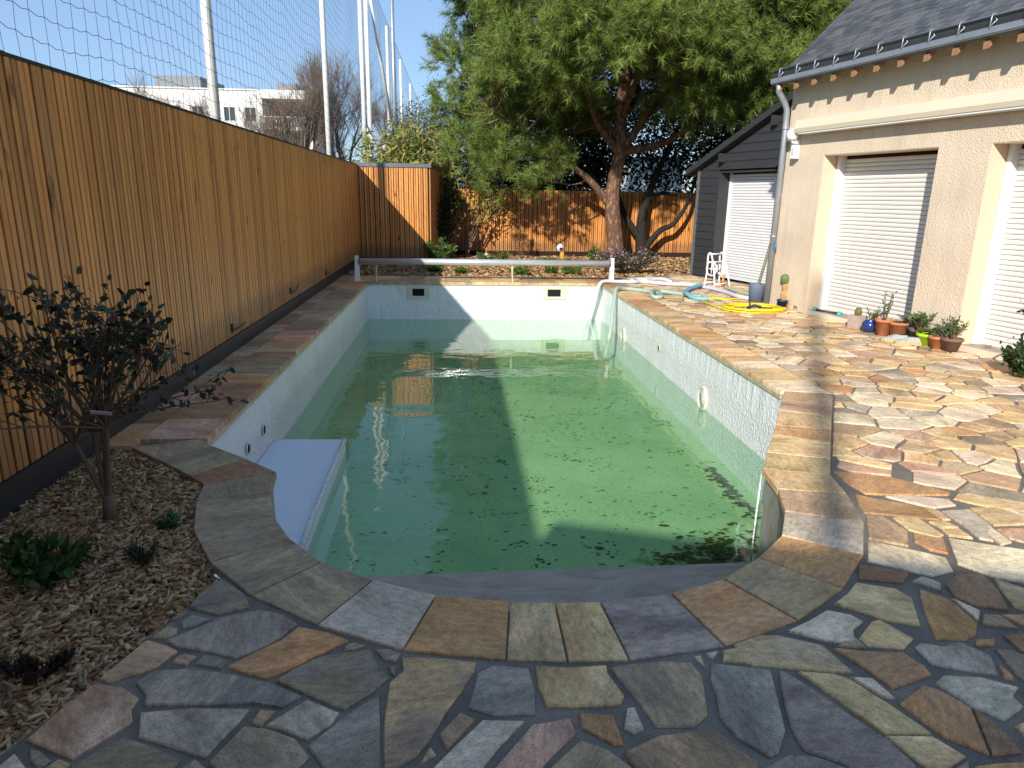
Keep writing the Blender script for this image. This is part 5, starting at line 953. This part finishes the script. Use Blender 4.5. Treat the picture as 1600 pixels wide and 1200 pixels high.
# shoes
def shoe(label,loc,rz,body,sole):
    o=tag(empty('shoe',loc,rz),label,'shoe','shoes by the pots'); S=[]
    prof=[(-.14,.036,.085),(-.11,.042,.10),(-.06,.04,.095),(0,.044,.085),(.05,.05,.062),(.1,.05,.05),(.135,.036,.042),(.15,.012,.034)]; V=[];F=[];n=8
    for x,wd,h in prof:
        for k in range(n): a=math.pi*k/(n-1); V.append((x,wd*math.cos(a),.028+(h-.028)*math.sin(a)**.8))
    for i in range(len(prof)-1):
        for k in range(n-1): F.append((i*n+k,i*n+k+1,(i+1)*n+k+1,(i+1)*n+k))
    F.append(tuple(range(n))); m=MB(); m.add(V,F,True); m.build('upper',body,o)
    m=MB(); m.prism([(x,w_*1.12) for x,w_,_ in prof]+[(x,-w_*1.12) for x,w_,_ in prof[::-1]],0,.03); m.build('sole',sole,o)
    for i in range(4): q=MB(); x=-.01+i*.024; q.tube([(x,-.024,.082-i*.006),(x,0,.090-i*.007),(x,.024,.082-i*.006)],.003,5); q.build('lace',M['white'],o)
    q=MB(); q.add([(-.125,-.03,.099),(-.05,-.033,.099),(-.05,.033,.099),(-.125,.03,.099),(-.09,0,.101)],[(0,1,4),(1,2,4),(2,3,4),(3,0,4)]); q.build('opening',M['anthracite'],o)
up=plain('pale_shoe_fabric',(.36,.37,.35),.8,.2,0,.25,40); so=plain('cream_rubber_sole',(.46,.35,.17),.6)
shoe('pale sports shoe with cream sole left of its pair',(5.20,7.72,0),2.5,up,so); shoe('pale sports shoe with cream sole nearest the viewer',(5.27,7.56,0),2.75,up,so)
# black floor brush with turquoise ends on the threshold
bs=tag(empty('pool_brush',(5.33,9.52,0),R(-70)),'curved black pool brush with turquoise ends by the first shutter','brush'); m=MB(); m.tube(curve([(-.2,0,.06),(-.1,.02,.045),(0,.03,.04),(.1,.02,.05),(.2,0,.07)],4),.03,8); m.build('brush_body',M['anthracite'],bs)
tq=plain('turquoise_plastic',(.05,.36,.42),.4)
for s in (-1,1): m=MB(); m.tube([(s*.19,0,.062),(s*.235,-.005,.066)],.037,10); m.build('end_piece',tq,bs)
# garden ornaments in the far bed
og=tag(empty('bird_ornament',(2.72,17.95,-.03)),'small white and orange bird ornament standing in the far bed','ornament'); m=MB(); m.lathe([(.03,0),(.05,.08),(.07,.17),(.05,.25),(.02,.29)],10); m.build('body',plain('ornament_orange',(.55,.3,.06),.6),og); m=MB(); m.lathe([(.01,-.1),(.08,-.04),(.1,.03),(.05,.1),(.01,.12)],10,(-.06,0,.36)); m.build('head',M['white'],og); m=MB(); m.box(-.09,-.02,-.11,-.08,.33,.39); m.build('face',M['anthracite'],og)
og=tag(empty('bottle_ornament',(.76,17.75,-.03)),'white bottle ornament with orange red top behind the roller','ornament'); m=MB(); m.lathe([(.09,0),(.1,.12),(.06,.2),(.03,.24)],12); m.build('body',M['white'],og); m=MB(); m.lathe([(.035,.24),(.04,.36),(.02,.38)],10); m.build('cap',plain('red_plastic',(.5,.12,.04),.5),og)
# lost small tag lying in the bed, drain pipe end on the roman wall
tag(MB().box(-.03,.03,-.012,.012,0,.003).build('paper_tag',M['white'],None,(-1.93,2.60,-.005)),'small white paper tag lying beside the broad leaved plant','tag').rotation_euler=(.5,.2,.6)
